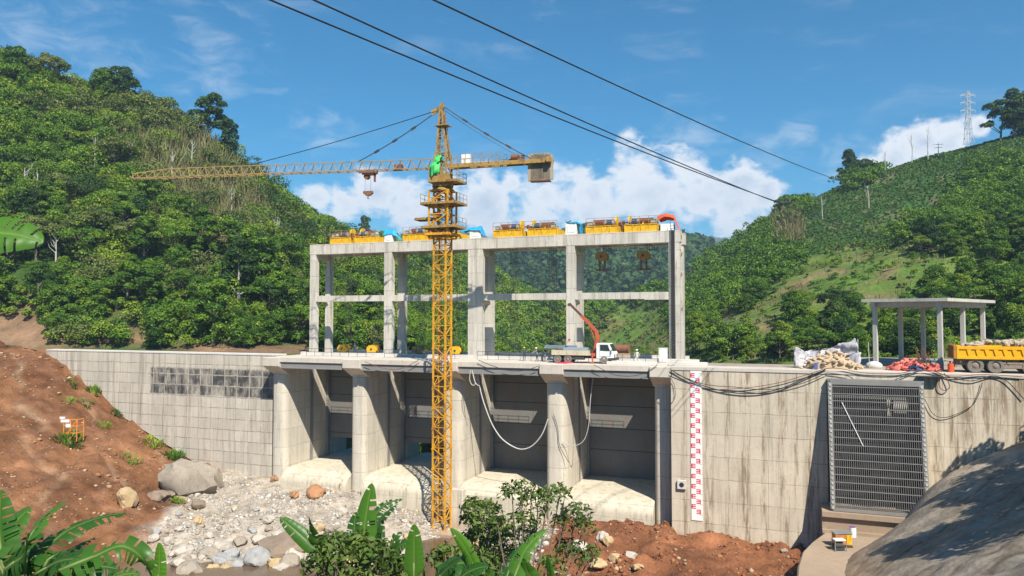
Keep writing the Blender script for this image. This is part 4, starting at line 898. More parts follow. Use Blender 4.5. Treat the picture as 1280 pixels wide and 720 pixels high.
q = MB(); q.box(-21.8, -20.0, 96.1, 97.0, -.035, .95); tag(q.build('concrete_block', plain('pinkish concrete block', (.45, .34, .25), .9), bevel=.03), 'squat concrete block under the rusty drum', 'block')
q = MB(); q.box(-15.95, -14.95, 94.9, 95.9, .0, 1.75); q.box(-16.0, -14.9, 94.85, 95.95, 1.7, 1.78); cbn = q.build('electrical_cabinet', M['white'], bevel=.02); tag(cbn, 'tall white electrical cabinet standing at the foot of the ladder column', 'cabinet')
q = MB(); q.box(-15.86, -15.47, 94.87, 94.9, .15, 1.6); q.box(-15.43, -15.04, 94.87, 94.9, .15, 1.6); q.build('door', M['white'], cbn)
for k, (x0, x1, y0, z0, z1) in enumerate(((-21.2, -15.2, 88.6, -.02, .28), (-13.9, -9.4, 89.4, .0, .34), (-13.6, -10.4, 89.7, .345, .62))):
    q = MB(); q.box(x0, x1, y0, y0 + 1.1, z0, z1); q.prism([(y0 - .02, z1 + .003), (y0 + 1.12, z1 + .003), (y0 + 1.0, z1 + .05), (y0 + .1, z1 + .05)], 'x', x0, x1)
    tag(q.build('concrete_plank', M['pale_con'], bevel=.02), ['long low pale concrete plank on the crest right of the lorry', 'wide pale concrete plank by the gauge board, under another', 'pale concrete plank lying on top of the other by the cabinet'][k], 'concrete plank', 'precast planks on the crest')
q = MB()
for k in range(4): q.bar((-27.5 + k * .35, 88.2, .02 + .06 * (k % 2)), (-26.3 + k * .3, 88.5, .12), .14)
tag(q.build('red_timber_scrap', M['red_paint']), 'small heap of red painted scraps on the crest below the lorry tail', 'scrap')
q = MB(); q.cyl((-43.9, 90.6, -.02), (-43.9, 90.6, .75), .38, .32, 12); tag(q.build('bucket', plain('magenta plastic', (.45, .06, .3), .5)), 'magenta plastic tub on the deck just right of the crane mast', 'tub')

# ------------------------------------------------------------------ people on the crest
def person(loc, face, label, shirt, legs, hat, arms=((.28, .05, -.5), (-.28, .05, -.5)), stride=.12, lean=0):
    t = thing('person', label, 'person', loc, face)
    V = [(0, 0, .95), (0, lean * .4, 1.15), (0, lean, 1.40), (0, lean * 1.1, 1.50), (0, lean * 1.15 + .01, 1.60), (0, lean * 1.15 + .02, 1.72)]
    Rr = [(.145, .105), (.135, .1), (.165, .105), (.058, .058), (.088, .1), (.075, .085)]; E = [(0, 1), (1, 2), (2, 3), (3, 4), (4, 5)]
    def add(p, r, par): V.append(tuple(p)); Rr.append(r if isinstance(r, tuple) else (r, r)); E.append((par, len(V) - 1)); return len(V) - 1
    for s, st in ((1, stride), (-1, -stride)):
        h = add((s * .1, 0, .9), .092, 0); k = add((s * .11, st * .5 + .03, .5), .062, h); a = add((s * .11, st, .09), .042, k); add((s * .13, st + .16, .035), (.045, .035), a)
    for s, (ax, ay, az) in zip((1, -1), arms):
        sh = add((s * .19, lean, 1.42), .058, 2); el = add((s * .24 + ax * .3, lean + ay * .45 - .02, 1.42 + az * .52), .042, sh); wr = add((s * .2 + ax * .35, lean + ay + .08, 1.42 + az), .03, el)
        d = (Vector(V[wr]) - Vector(V[el])).normalized(); pm = add(Vector(V[wr]) + d * .07, (.036, .022), wr); o = d.cross(Vector((0, 1, 0))).normalized()
        for f in range(4):
            b = add(Vector(V[pm]) + d * .04 + o * (f - 1.5) * .022, .009, pm); add(Vector(V[b]) + d * (.055 - abs(f - 1.4) * .008) + Vector((0, .012, 0)), .008, b)
        th = add(Vector(V[wr]) + d * .05 + o * .04, .011, wr); add(Vector(V[th]) + d * .04 + o * .012, .009, th)
    me = bpy.data.meshes.new('body'); me.from_pydata(V, E, []); o = bpy.data.objects.new('body', me); COL.objects.link(o)
    o.modifiers.new('skin', 'SKIN'); o.modifiers['skin'].use_smooth_shade = True
    for i, sv in enumerate(me.skin_vertices[0].data): sv.radius = Rr[i]; sv.use_root = (i == 0)
    o.modifiers.new('subdivision', 'SUBSURF').levels = 1
    dg = bpy.context.evaluated_depsgraph_get(); m2 = bpy.data.meshes.new_from_object(o.evaluated_get(dg)); bpy.data.objects.remove(o)
    o = link_mesh('body', m2, None, t); m2.materials.clear()
    for x in (shirt, legs, M['skin'], M['dark']): m2.materials.append(x)
    for p in m2.polygons:
        c = p.center; p.material_index = 3 if c.z < .1 else 1 if c.z < .95 and abs(c.x) < .2 else 2 if c.z > 1.5 or (abs(c.x) > .2 and (c.z < 1.0 if arms[0][2] < -.3 else c.y > .3)) else 0
    KIDS.setdefault(t.name, []).append(o)
    q = MB(); q.ball((0, lean * 1.15 + .01, 1.72), .135, .15, .13, 14, 6, 0.0); q.cyl((0, lean * 1.15 + .03, 1.715), (0, lean * 1.15 + .03, 1.735), .17, .16, 14); q.build('helmet', hat, t, smooth='auto')
    q = MB(); q.ball((0, lean * 1.15 + .118, 1.635), .016, .02, .022, 6, 4)
    for s in (1, -1): q.ball((s * .034, lean * 1.15 + .1, 1.665), .012, .01, .009, 6, 4)
    q.ball((0, lean * 1.15 + .105, 1.59), .03, .01, .007, 6, 4); q.build('face', M['skin'], t)
    return t
person((-20.0 + 2.2, 90.2, 0.0 - .03), R(165), 'worker in pale clothes and a white helmet walking right of the lorry', M['cl_white'], M['cl_white'], M['white'], stride=.2)
person((-32.9, 91.6, -.03), R(200), 'worker in dark clothes and a yellow helmet, left of the pair behind the lorry', M['cl_dark'], M['cl_dark'], M['helmet_y'], arms=((.05, .3, -.2), (-.05, .3, -.2)))
person((-30.9, 91.0, -.03), R(120), 'worker with a white helmet bending by the steel plate at the lorry tail', M['cl_grey'], M['cl_dark'], M['white'], arms=((0, .4, -.25), (0, .4, -.25)), lean=.12)
person((-29.9, 91.1, -.03), R(230), 'worker in dark clothes and a yellow helmet close against the steel plate', M['cl_dark'], M['cl_grey'], M['helmet_y'], arms=((0, .35, -.25), (0, .35, -.25)), lean=.08)
person((-61.9, 96.6, -.03), R(190), 'worker in black clothes standing on the deck between two yellow pulley blocks', M['cl_dark'], M['cl_dark'], M['dark'])

# ------------------------------------------------------------------ gauge board
gb = thing('gauge_board', 'tall white water level gauge with red E shaped marks on the right wall', 'gauge', (-10.33, 86.47, -8.6))
q = MB(); q.box(-.62, .62, -.05, 0, -8.6, 8.2); q.build('board', M['gauge_white'], gb)
q = MB(); ph = 1.135; z = 7.95
for k in range(14):
    for s in (0, 1):
        zt = z - k * ph - s * ph / 2; x0 = -.60 if s == 0 else -.06; L = .48
        if s == 0: q.box(x0, x0 + .13, -.056, -.051, zt - .5, zt)
        else: q.box(x0 + L - .13, x0 + L, -.056, -.051, zt - .5, zt)
        for j in range(3): q.box(x0 + (.13 if s == 0 else 0), x0 + (L if s == 0 else L - .13), -.056, -.051, zt - .5 + j * .195, zt - .5 + j * .195 + .11)
q.build('gauge_marking', M['red_paint'], gb)
q = MB()
for k in range(15): q.box(.3, .62, -.055, -.051, z - k * ph - .02, z - k * ph + .02)
q.build('gauge_line', M['rim'], gb)
# drain outlet
db = thing('drain_box', 'square pale drain outlet with a round black hole beside the gauge', 'drain', (-12.0, 86.47, -13.3))
q = MB(); q.box(-.5, .5, -.28, 0, -.5, .5); q.build('collar', M['pale_con'], db, bevel=.03)
q = MB(); q.cyl((0, -.30, 0), (0, -.281, 0), .27, n=18); q.build('opening_shade', M['cable'], db)  # flat black disc paints the darkness inside the hole

# ------------------------------------------------------------------ intake trash rack (leans out at the foot)
tr = thing('trash_rack', 'large dark steel trash rack leaning against the right wall', 'trash rack', (0, 86.45, 0))
T0, T1 = at_y(1035, 481, 85.9), at_y(1036, 637, 83.4); X0 = 3.65; X1 = 12.25
ZT, ZB = -1.15, -13.9
def rk(x, f, off=0): return Vector((x, -.5 - 2.6 * f + off, ZT + (ZB - ZT) * f))
q = MB()
for x in (X0, X1): q.bar(rk(x, 0), rk(x, 1), .42, .32)
q.bar(rk(X0, 0), rk(X1, 0), .35, .5); q.bar(rk(X0, 1), rk(X1, 1), .3, .3)
q.box(X0 - .25, X1 + .25, -.62, 0, ZT + .1, ZT + .35)
q.build('frame', M['girder'], tr)
for x in (X0, X1):
    q = MB()
    for k in range(27): f = (k + .3) / 27; q.bar(rk(x, f, -.22), rk(x, f + .02, -.22), .2, .04)
    q.build('edge_strip', M['cover'], tr)
q = MB(); nb = 42
for k in range(nb): x = X0 + .3 + (X1 - X0 - .6) * k / (nb - 1); q.bar(rk(x, 0, 0), rk(x, 1, 0), .05, .1)
q.build('grille_bar', plain('brown grey grille', (.13, .12, .11), .6), tr)
q = MB()
for k in range(17): f = (k + .6) / 17.2; q.bar(rk(X0 + .2, f, -.06), rk(X1 - .2, f, -.06), .06, .08)
q.build('cross_bar', plain('grey cross bar', (.2, .2, .195), .6), tr)
q = MB()
for x in (X0 - .02, X1 + .02): q.prism([(-.02, ZT), (-.5, ZT), (-3.05, ZB), (-.02, ZB)], 'x', x - .06, x + .06)
q.build('side_wall', M['wall_right'], tr)
q = MB(); q.box(X0 - .3, X1 + .3, -.015, -.004, ZB, ZT); q.build('opening_shade', M['cable'], tr)  # black sheet on the wall paints the shade inside the intake
q = MB(); q.box(X0 + .3, X1 - 1.4, -.42, -.2, ZT - 1.65, ZT - 1.4); q.box(X1 - 3.2, X1 - 2.9, -.6, -.2, ZT - 3.4, ZT - 1.65); q.box(X1 - 2.55, X1 - 1.3, -.45, -.2, ZT - 3.0, ZT - 1.65); q.build('inner_beam', M['deck_con'], tr)
q = MB(); q.bar(rk(X0 + 1.1, .16, -.14), rk(X0 + 3.0, .5, -.14), .09, .05); q.build('sunlit_strip', M['white'], tr)  # white bar stands in for sunlit plates seen through the rack
q = MB(); q.prism([(86.35, -16.25), (82.6, -16.25), (82.6, -15.9), (83.1, -15.9), (83.1, -14.6), (82.7, -14.6), (82.7, -14.1), (86.35, -14.1)], 'x', 2.6, 13.0)
o = q.build('rack_sill', M['shelf']); o['label'] = 'concrete ledge under the steel trash rack'; o['category'] = 'ledge'
# machines on the shelf
q = thing('generator', 'yellow and orange diesel generator set on the concrete shelf below the rack', 'generator', at_z(1052, 683, -16.2), R(20))
p = MB(); p.box(-.75, .75, -.45, .45, .25, 1.3); p.build('casing', plain('orange generator panel', (.5, .2, .03), .5, 0, .2, 2, (.2, .1, .05), .6), q, bevel=.03)
p = MB(); p.box(.755, .8, -.45, .45, .2, 1.32); p.box(.3, .75, -.5, -.455, .3, 1.2); p.build('end_panel', M['yellow'], q)
p = MB(); p.box(-.8, .82, -.52, .52, 1.302, 1.38); p.build('lid', M['zinc'], q)
p = MB(); p.box(-.85, .85, -.5, -.38, 0, .2); p.box(-.85, .85, .38, .5, 0, .2); p.build('skid', M['dark'], q)
q = thing('welding_machine', 'small grey framed welding machine in front of the yellow generator', 'welding machine', at_z(1049, 688, -16.2), R(20))
p = MB()
for x in (-.55, .5):
    for yy in (-.4, .35): p.box(x, x + .06, yy, yy + .06, 0, 1.0)
for z in (0, .94): p.box(-.55, .56, -.4, -.34, z, z + .06); p.box(-.55, .56, .35, .41, z, z + .06); p.box(-.55, -.49, -.34, .35, z, z + .06); p.box(.5, .56, -.34, .35, z, z + .06)
p.build('frame', M['zinc'], q)
p = MB(); p.cyl((-.4, 0, .5), (.3, 0, .5), .3, n=12); p.box(-.45, .4, -.3, .3, .1, .3); p.build('engine', M['dark'], q)
p = MB(); p.box(-.5, .5, -.36, .36, 1.003, 1.06); p.build('top_panel', M['white'], q)
q = thing('paint_drum', 'white and purple drum just behind the yellow generator', 'drum', at_z(1066, 671, -16.2))
p = MB(); p.cyl((0, 0, 0), (0, 0, .95), .32, n=16); p.cyl((0, 0, .3), (0, 0, .34), .335, n=16); p.cyl((0, 0, .62), (0, 0, .66), .335, n=16); p.build('shell', M['white'], q, smooth='auto')
p = MB(); p.cyl((0, 0, .953), (0, 0, 1.0), .3, n=16); p.build('lid', plain('purple lid', (.2, .08, .25)), q)

# ------------------------------------------------------------------ open canopy on the right
A = Vector((15.1, 92.3, 0)); e1 = Vector((-6.1, 3.0, 0)).normalized(); e2 = Vector((7.8, 17.9, 0)).normalized(); e2 = (e2 - e1 * e2.dot(e1)).normalized()
pv_ = thing('canopy', 'flat roofed open concrete canopy on slim columns right of the gantry', 'canopy', A)
def pp(u, v, z): return e1 * u + e2 * v + Vector((0, 0, z))
for u in (0, 6.8):
    for v in (0, 7.9, 15.8):
        q = MB(); q.bar(pp(u, v, -.1), pp(u, v, 7.0), .44, .44, up=tuple(e1)); q.build('column', M['pav_con'], pv_)
def slab(q, u0, u1, v0, v1, z0, z1): 
    vs = [pp(u, v, z) for z in (z0, z1) for u, v in ((u0, v0), (u1, v0), (u1, v1), (u0, v1))]
    q.add(vs, [(0, 3, 2, 1), (4, 5, 6, 7), (0, 1, 5, 4), (1, 2, 6, 5), (2, 3, 7, 6), (3, 0, 4, 7)])
q = MB(); slab(q, -1.1, 7.9, -1.1, 17.0, 7.45, 7.8); q.build('roof', M['pav_con'], pv_)
q = MB()
for u in (0, 6.8): slab(q, u - .22, u + .22, -.8, 16.6, 6.85, 7.447)
for v in (0, 7.9, 15.8): slab(q, .222, 6.578, v - .22, v + .22, 6.9, 7.446)
for v in (3.95, 11.85): slab(q, .222, 6.578, v - .15, v + .15, 7.0, 7.446)
q.build('roof_beam', M['pav_con'], pv_)

# sandbag heap with its tarpaulin, red tarpaulins, odds and ends
sb = thing('sandbag_heap', 'heap of tan sandbags piled in front of the grey tarpaulin on the crest', 'sandbags', (4.0, 88.8, 0))
q = MB(); rg = random.Random(11)
for k in range(95):
    x = rg.gauss(0, 1.35); yy = -.6 + rg.random() * 2.0; h = max(0, 2.05 * (1 - (abs(x) / 3.3) ** 1.5)) * (.35 + .65 * min(1, (yy + .7) / 1.4)); z = h * rg.random() ** .35 * .95 + .12
    if abs(x) > 3.2: continue
    b = MB(); b.ball((0, 0, 0), .36, .2, .15, 10, 6); b.v = [(vx * (1 + .25 * abs(vy)), vy, vz) for vx, vy, vz in b.v]
    b.xf(Matrix.Translation((x, yy, z)) @ Matrix.Rotation(rg.random() * 3.1, 4, 'Z') @ Matrix.Rotation(rg.gauss(0, .5), 4, 'Y')); q.add(b.v, b.f)
q.ball((0, .6, -.2), 2.8, 1.2, 1.7, 16, 7, 0.0)
q.build('sandbag', M['sack'], sb, smooth='auto')
cloth('tarpaulin', 'pale grey crumpled tarpaulin propped up behind the sandbag heap', M['greytarp'],
      [[(.3, 89.6, 0), (1.6, 90.6, 0), (3.2, 91.0, 0), (5, 91.0, 0), (6.9, 90.0, 0)], [(.1, 89.8, 1.3), (1.6, 90.9, .95), (3.1, 91.2, 1.2), (5.0, 91.2, 1.6), (6.9, 90.4, 1.8)], [(.2, 90.0, 2.3), (1.4, 91.2, 1.75), (3.0, 91.4, 1.85), (4.8, 91.4, 2.6), (6.6, 90.8, 3.3)]], amp=.32, seed=21, n=18)
q = MB(); q.tube([(6.75, 90.9, 0), (6.8, 90.95, 3.3)], .05, 6); q.tube([(.15, 90.1, 0), (.18, 90.1, 2.35)], .05, 6); q.tube([(8.0, 91.5, 0), (7.9, 91.6, 2.9)], .045, 6)
tag(q.build('bamboo_prop', M['palebark']), 'thin bamboo props holding the grey tarpaulin behind the sandbags', 'props')
q = MB(); q.box(2.15, 2.55, 87.6, 87.9, 0, .75); tag(q.build('jerrycan', plain('blue plastic can', (.08, .12, .3), .5), bevel=.05), 'blue plastic can at the foot of the sandbag heap', 'can')
cloth('tarpaulin', 'faded red tarpaulin crumpled over a low pile under the canopy', M['faderedtarp'], [[(9.6, 88.9, .02), (10.8, 88.6, .05), (12.0, 88.5, .05), (13.0, 88.7, .02)], [(9.6, 89.4, .3), (10.8, 89.2, .85), (12.0, 89.1, 1.0), (13.0, 89.3, .5)], [(9.8, 90.3, .3), (10.8, 90.2, 1.0), (12.0, 90.1, 1.15), (13.1, 90.1, .6)], [(9.8, 91, 0), (10.8, 91, .1), (12, 91, .1), (13, 91, 0)]], amp=.5, seed=31, n=18)
cloth('tarpaulin', 'small faded red tarpaulin bundle beside the front column of the canopy', M['faderedtarp'], [[(13.3, 88.8, .02), (13.9, 88.8, .05), (14.5, 88.9, .02)], [(13.3, 89.2, .5), (13.9, 89.2, .9), (14.5, 89.3, .5)], [(13.3, 89.9, .1), (13.9, 89.9, .2), (14.5, 89.9, .1)]], amp=.4, seed=35, n=16)
cloth('tarpaulin', 'dark blue cloth folded at the front of the red tarpaulin pile', M['navytarp'], [[(11.5, 88.3, .02), (12.1, 88.25, .02), (12.8, 88.3, .02)], [(11.5, 88.45, .35), (12.1, 88.4, .5), (12.8, 88.5, .4)], [(11.5, 88.8, .6), (12.1, 88.8, .75), (12.8, 88.8, .5)]], amp=.2, seed=37, n=14)
q = MB(); q.ball((8.6, 93.2, .2), .9, .6, .55, 14, 7); tag(q.build('cement_sack', M['pale_con'], smooth=True), 'white cement sack slumped at the foot of the far left canopy column', 'sack')
q = MB(); q.cyl((15.4, 88.6, 0), (15.4, 88.6, .9), .3, n=14); q.cyl((15.4, 88.6, .28), (15.4, 88.6, .33), .32, n=14); tag(q.build('oil_drum', M['redtarp'], smooth='auto'), 'orange red oil drum standing behind the dump truck tail', 'drum')
q = MB(); q.box(13.9, 14.6, 90.7, 91.3, 0, 1.0); q.box(13.85, 14.65, 90.65, 91.35, 1.003, 1.08); tag(q.build('tool_chest', plain('teal paint', (.05, .25, .25), .5), bevel=.03), 'teal tool chest under the canopy behind the front column', 'tool chest')
rg = random.Random(3); q = MB()
for k in range(16): x = 13.0 + rg.random() * 1.6; q.tube([(x, 90.5 + rg.random(), 0), (x - .2 - rg.random() * .5, 90.5 + rg.random(), 1.4 + rg.random() * 1.2)], .03, 5)
tag(q.build('rebar_bundle', M['rust']), 'loose bundle of thin rods leaning near the front canopy column', 'rods')
q = MB(); q.prism([(11.9, 86.41), (14.2, 86.41), (14.2, 85.6), (11.9, 85.6)], 'z', -.35, -.28); tag(q.build('ledge_plate', M['dark']), 'dark steel plate sticking out at the top of the right wall', 'plate')

# ------------------------------------------------------------------ cables, hoses
def hang(name, label, cat, pts, r, m, group=None, sag=0.0):
    P = []; C_ = [Vector(p) for p in pts]; n_ = len(C_)
    for i in range(n_ - 1):
        p0, p1, p2, p3 = C_[max(i - 1, 0)], C_[i], C_[i + 1], C_[min(i + 2, n_ - 1)]
        for k in range(10): f = k / 10; P.append(.5 * (2 * p1 + (p2 - p0) * f + (2 * p0 - 5 * p1 + 4 * p2 - p3) * f * f + (3 * p1 - p0 - 3 * p2 + p3) * f ** 3))
    P.append(Vector(pts[-1])); q = MB(); q.tube(P, r, 6); return tag(q.build(name, m, smooth=True), label, cat, group)
def onwall(pp, Y): return [tuple(at_y(px, py, Y)) for px, py in pp]
W1 = 86.3
hang('power_cable', 'thick black cable sagging from the deck edge across the gauge to the sandbags', 'cable', onwall([(838, 462), (868, 478), (905, 489), (940, 492), (975, 486), (1012, 470), (1032, 462)], W1), .06, M['cable'])
hang('power_cable', 'thin black cable sagging just above the thick one right of the gauge', 'cable', onwall([(838, 465), (880, 480), (920, 484), (960, 487), (1000, 480), (1034, 466)], W1 - .1), .04, M['cable'])
hang('power_cable', 'brown cable running along the wall top left of the sandbags', 'cable', onwall([(900, 487), (940, 484), (975, 478), (1010, 468), (1040, 460), (1080, 466), (1120, 467), (1150, 463), (1190, 470), (1230, 468), (1278, 471)], W1 - .05), .04, M['redcable'])
hang('power_cable', 'black cable drooping over the wall top above the trash rack', 'cable', onwall([(1034, 466), (1060, 470), (1072, 478), (1090, 479), (1115, 476), (1138, 467), (1162, 463), (1190, 472), (1215, 476), (1240, 470), (1258, 476), (1280, 499)], W1 - .02), .045, M['cable'])
hang('power_cable', 'thin black cable looping down the wall right of the rack', 'cable', onwall([(1150, 487), (1158, 503), (1166, 517), (1178, 522), (1195, 518), (1215, 507), (1224, 491), (1228, 478)], W1), .035, M['cable'])
hang('power_cable', 'short brown cable loop hanging from the wall top below the truck tail', 'cable', onwall([(1176, 468), (1174, 482), (1180, 488), (1187, 484), (1184, 474), (1180, 466)], W1 - .1), .045, M['redcable'])
hang('power_cable', 'black cable drooping in front of the girder of the fourth bay', 'cable', onwall([(742, 456), (756, 463), (770, 469), (790, 470), (806, 466), (822, 456)], 86.35), .035, M['cable'])
hang('power_cable', 'brown cable sagging across the second bay girder', 'cable', onwall([(456, 452), (475, 459), (492, 462), (508, 458), (525, 449)], 86.4), .04, M['redcable'])
hang('power_cable', 'black cable drooping in front of the third bay girder', 'cable', onwall([(598, 450), (615, 457), (635, 463), (655, 463), (672, 458)], 86.4), .04, M['cable'])
hang('power_cable', 'black cable hanging in loops down the fourth pier', 'cable', onwall([(692, 518), (697, 535), (699, 555), (704, 566), (711, 578)], 88.1), .035, M['cable'])
hang('power_cable', 'black cable looping from the last corbel down to the wall', 'cable', onwall([(838, 472), (843, 482), (844, 495), (840, 503), (836, 505)], 86.3), .03, M['cable'])
hang('hose', 'pale hose swinging in a deep loop across the third gate bay', 'hose', [tuple(at_y(px, py, 88.0)) for px, py in ((590, 462), (597, 470), (601, 490), (607, 510), (616, 532), (628, 549), (645, 560), (657, 561), (668, 555), (678, 542), (685, 524))], .08, M['hose'])
hang('hose', 'grey hose hanging from the lorry down the fourth gate bay', 'hose', [tuple(at_y(px, py, 88.2)) for px, py in ((744, 457), (741, 475), (738, 500), (736, 530), (730, 550), (718, 557), (703, 553))], .05, M['hose'])
hang('hose', 'two pale looped hoses hanging at the third pier top', 'hose', [tuple(at_y(px, py, 86.4)) for px, py in ((588, 463), (587, 474), (590, 481), (594, 480), (592, 470), (590, 463), (594, 478), (600, 483))], .05, M['hose'])

# ------------------------------------------------------------------ power lines overhead
for (a, b, c, lab) in (((333, -2, 26), (1000, 262, 70), 140, 'lowest of the three black power lines sloping across the sky'), ((388, -2, 26), (1000, 264, 72), 150, 'middle black power line, just above the lowest one'), ((538, -2, 26), (1030, 219, 90), 175, 'upper black power line ending at the right ridge')):
    p0, p1 = at_d(*a), at_d(*b); d = p1 - p0; P = []
    f0, f1 = -.45, (c - a[2]) / (b[2] - a[2])
    for k in range(50): f = f0 + (f1 - f0) * k / 49; P.append(p0 + d * f + Vector((0, 0, 1.1 * (f * (f - 1)))))
    q = MB(); q.tube(P, .037, 5); tag(q.build('power_line', M['wire'], smooth=True), lab, 'power line', 'power lines over the valley')
# frame with tape on the earth slope
of = thing('orange_barrier', 'small orange steel barrier with white tape on the red earth slope', 'barrier', (-96.0, 77.0, front_z(-96.0, 77.0) - .1), R(15))
q = MB()
for x in (-1.2, -.2, .8):
    q.tube([(x, 0, 0), (x, 0, 3.2)], .07, 6)
    q.tube([(x + .15, 1.2, 0), (x + .15, 1.2, 3.0)], .07, 6)
for z in (1.2, 2.2, 3.1): q.bar((-1.2, 0, z), (.8, 0, z), .12); q.bar((.8, 0, z), (.95, 1.2, z), .12)
q.bar((-1.2, 0, .4), (.8, 0, 3), .1)
q.build('frame', plain('orange barrier paint', (.7, .25, .03), .5, 0, .2, 2, (.3, .12, .05), .5), of)
q = MB(); q.box(-1.6, -.3, -.12, -.06, 2.7, 3.1); q.box(-1.7, -.9, -.2, -.14, 3.2, 3.5); q.box(-.8, -.1, -.13, -.07, 2.0, 2.5); q.build('tape', M['white'], of)
# ------------------------------------------------------------------ vegetation
GREEN = [(0.0, (.016, .046, .007)), (.25, (.048, .118, .012)), (.52, (.102, .205, .017)), (.77, (.18, .29, .022)), (1.0, (.30, .37, .04))]
M['leaf'] = foliage('forest leaves', GREEN, .25)
M['leaf_olive'] = foliage('olive leaves', [(0, (.035, .055, .012)), (.4, (.10, .14, .03)), (.75, (.18, .21, .055)), (1, (.25, .26, .09))], .22)
M['leaf_dark'] = foliage('dark leaves', [(0, (.012, .033, .009)), (.5, (.04, .092, .017)), (1, (.085, .155, .025))], .2)
M['leaf_dry'] = foliage('dry stems', [(0, (.10, .085, .04)), (.5, (.2, .17, .075)), (1, (.2, .23, .07))], .15)
M['leaf_field'] = foliage('field plants', [(0, (.05, .115, .022)), (.5, (.085, .175, .03)), (1, (.13, .23, .045))], .2)
M['leaf_scrub'] = foliage('scrub leaves', [(0, (.035, .085, .012)), (.4, (.12, .21, .018)), (.75, (.235, .32, .025)), (1, (.33, .36, .07))], .25)

def leaf_quads(P, Nn, L, Wd, rg, fold=.18):
    """diamond leaves at P facing Nn"""
    n = len(P); r = rg.normal(size=(n, 3)); t = np.cross(Nn, r); t /= np.linalg.norm(t, axis=1, keepdims=True) + 1e-9; b = np.cross(Nn, t)
    L = np.broadcast_to(np.asarray(L, float), (n,))[:, None]; Wd = np.broadcast_to(np.asarray(Wd, float), (n,))[:, None]
    V = np.stack([P - t * L / 2, P + b * Wd / 2 + Nn * Wd * fold, P + t * L / 2 - Nn * L * .12, P - b * Wd / 2 + Nn * Wd * fold], 1)
    return V.reshape(-1, 3), np.arange(4 * n).reshape(n, 4)
def crown_points(lobes, dens, rg, inner=.25):
    """points on the surfaces of overlapping lobes (cx,cy,cz,rx,rz): position, outward normal, lobe index"""
    P, Nn, I = [], [], []
    for i, (cx, cy, cz, rx, rz) in enumerate(lobes):
        n = max(6, int(dens * rx * (rx + rz)))
        u = rg.normal(size=(n, 3)); u /= np.linalg.norm(u, axis=1, keepdims=True); u[:, 2] = np.where(u[:, 2] < -.35, -u[:, 2], u[:, 2])
        k = 1 - inner * rg.random(n) ** 2 + .10 * rg.normal(size=n)
        P.append(np.c_[cx + u[:, 0] * rx * k, cy + u[:, 1] * rx * k, cz + u[:, 2] * rz * k]); Nn.append(u); I.append(np.full(n, i))
    P, Nn, I = np.concatenate(P), np.concatenate(Nn), np.concatenate(I); keep = np.ones(len(P), bool)
    for i, (cx, cy, cz, rx, rz) in enumerate(lobes):
        q = ((P[:, 0] - cx) / rx) ** 2 + ((P[:, 1] - cy) / rx) ** 2 + ((P[:, 2] - cz) / rz) ** 2; keep &= ~((q < .55) & (I != i))
    return P[keep], Nn[keep], I[keep]
def crown(lobes, dens, size, rg, up=.25, jit=.7):
    P, Nn, I = crown_points(lobes, dens, rg)
    N2 = Nn + rg.normal(size=P.shape) * jit + np.array([0, 0, up]); N2 /= np.linalg.norm(N2, axis=1, keepdims=True)
    s = size * (.65 + .7 * rg.random(len(P))); V, F = leaf_quads(P, N2, s, s * .62, rg)
    tone = rg.random(len(lobes))[I]; return V, F, rg.random(len(P)), tone
def tree_lobes(kind, H, rg):
    L = []
    if kind == 'round':
        n = 19; R0 = H * .36
        for k in range(n):
            a = k * 2.4; t = (k + .5) / n; z = H * (.13 + .78 * t); rr = R0 * (1 - (2 * t - .85) ** 2 * .75) ** .5 * (.35 + .6 * rg.random())
            L.append((math.cos(a) * rr, math.sin(a) * rr, z, H * (.12 + .07 * rg.random()), H * (.10 + .05 * rg.random())))
    elif kind == 'tall':
        for k in range(15):
            a = k * 2.4 + rg.random(); t = (k + .5) / 15; z = H * (.3 + .66 * t); rr = H * .20 * (1.1 - t * .7) * (.3 + rg.random())
            L.append((math.cos(a) * rr, math.sin(a) * rr, z, H * (.075 + .06 * rg.random()), H * (.06 + .035 * rg.random())))
    elif kind == 'spread':
        for k in range(17):
            a = k * 2.4; r = H * .48 * math.sqrt((k + .5) / 17); z = H * (.80 + .12 * rg.random() - .28 * (r / (H * .48)) ** 2)
            L.append((math.cos(a) * r, math.sin(a) * r, z, H * (.11 + .06 * rg.random()), H * (.07 + .03 * rg.random())))
    elif kind == 'gappy':
        for k in range(13):
            a = k * 2.4 + rg.random(); t = rg.random(); z = H * (.38 + .6 * (k + .5) / 13); rr = H * .30 * (1 - .5 * (k / 13)) * (.4 + .7 * t)
            L.append((math.cos(a) * rr, math.sin(a) * rr, z, H * (.075 + .07 * rg.random()), H * (.055 + .04 * rg.random())))
    else:  # bush
        for k in range(10):
            a = k * 2.4; r = H * .55 * math.sqrt((k + .5) / 10); z = H * (.55 - .32 * (r / (H * .55)) ** 2 + .12 * rg.random())
            L.append((math.cos(a) * r, math.sin(a) * r, z, H * (.24 + .1 * rg.random()), H * (.2 + .08 * rg.random())))
    return L
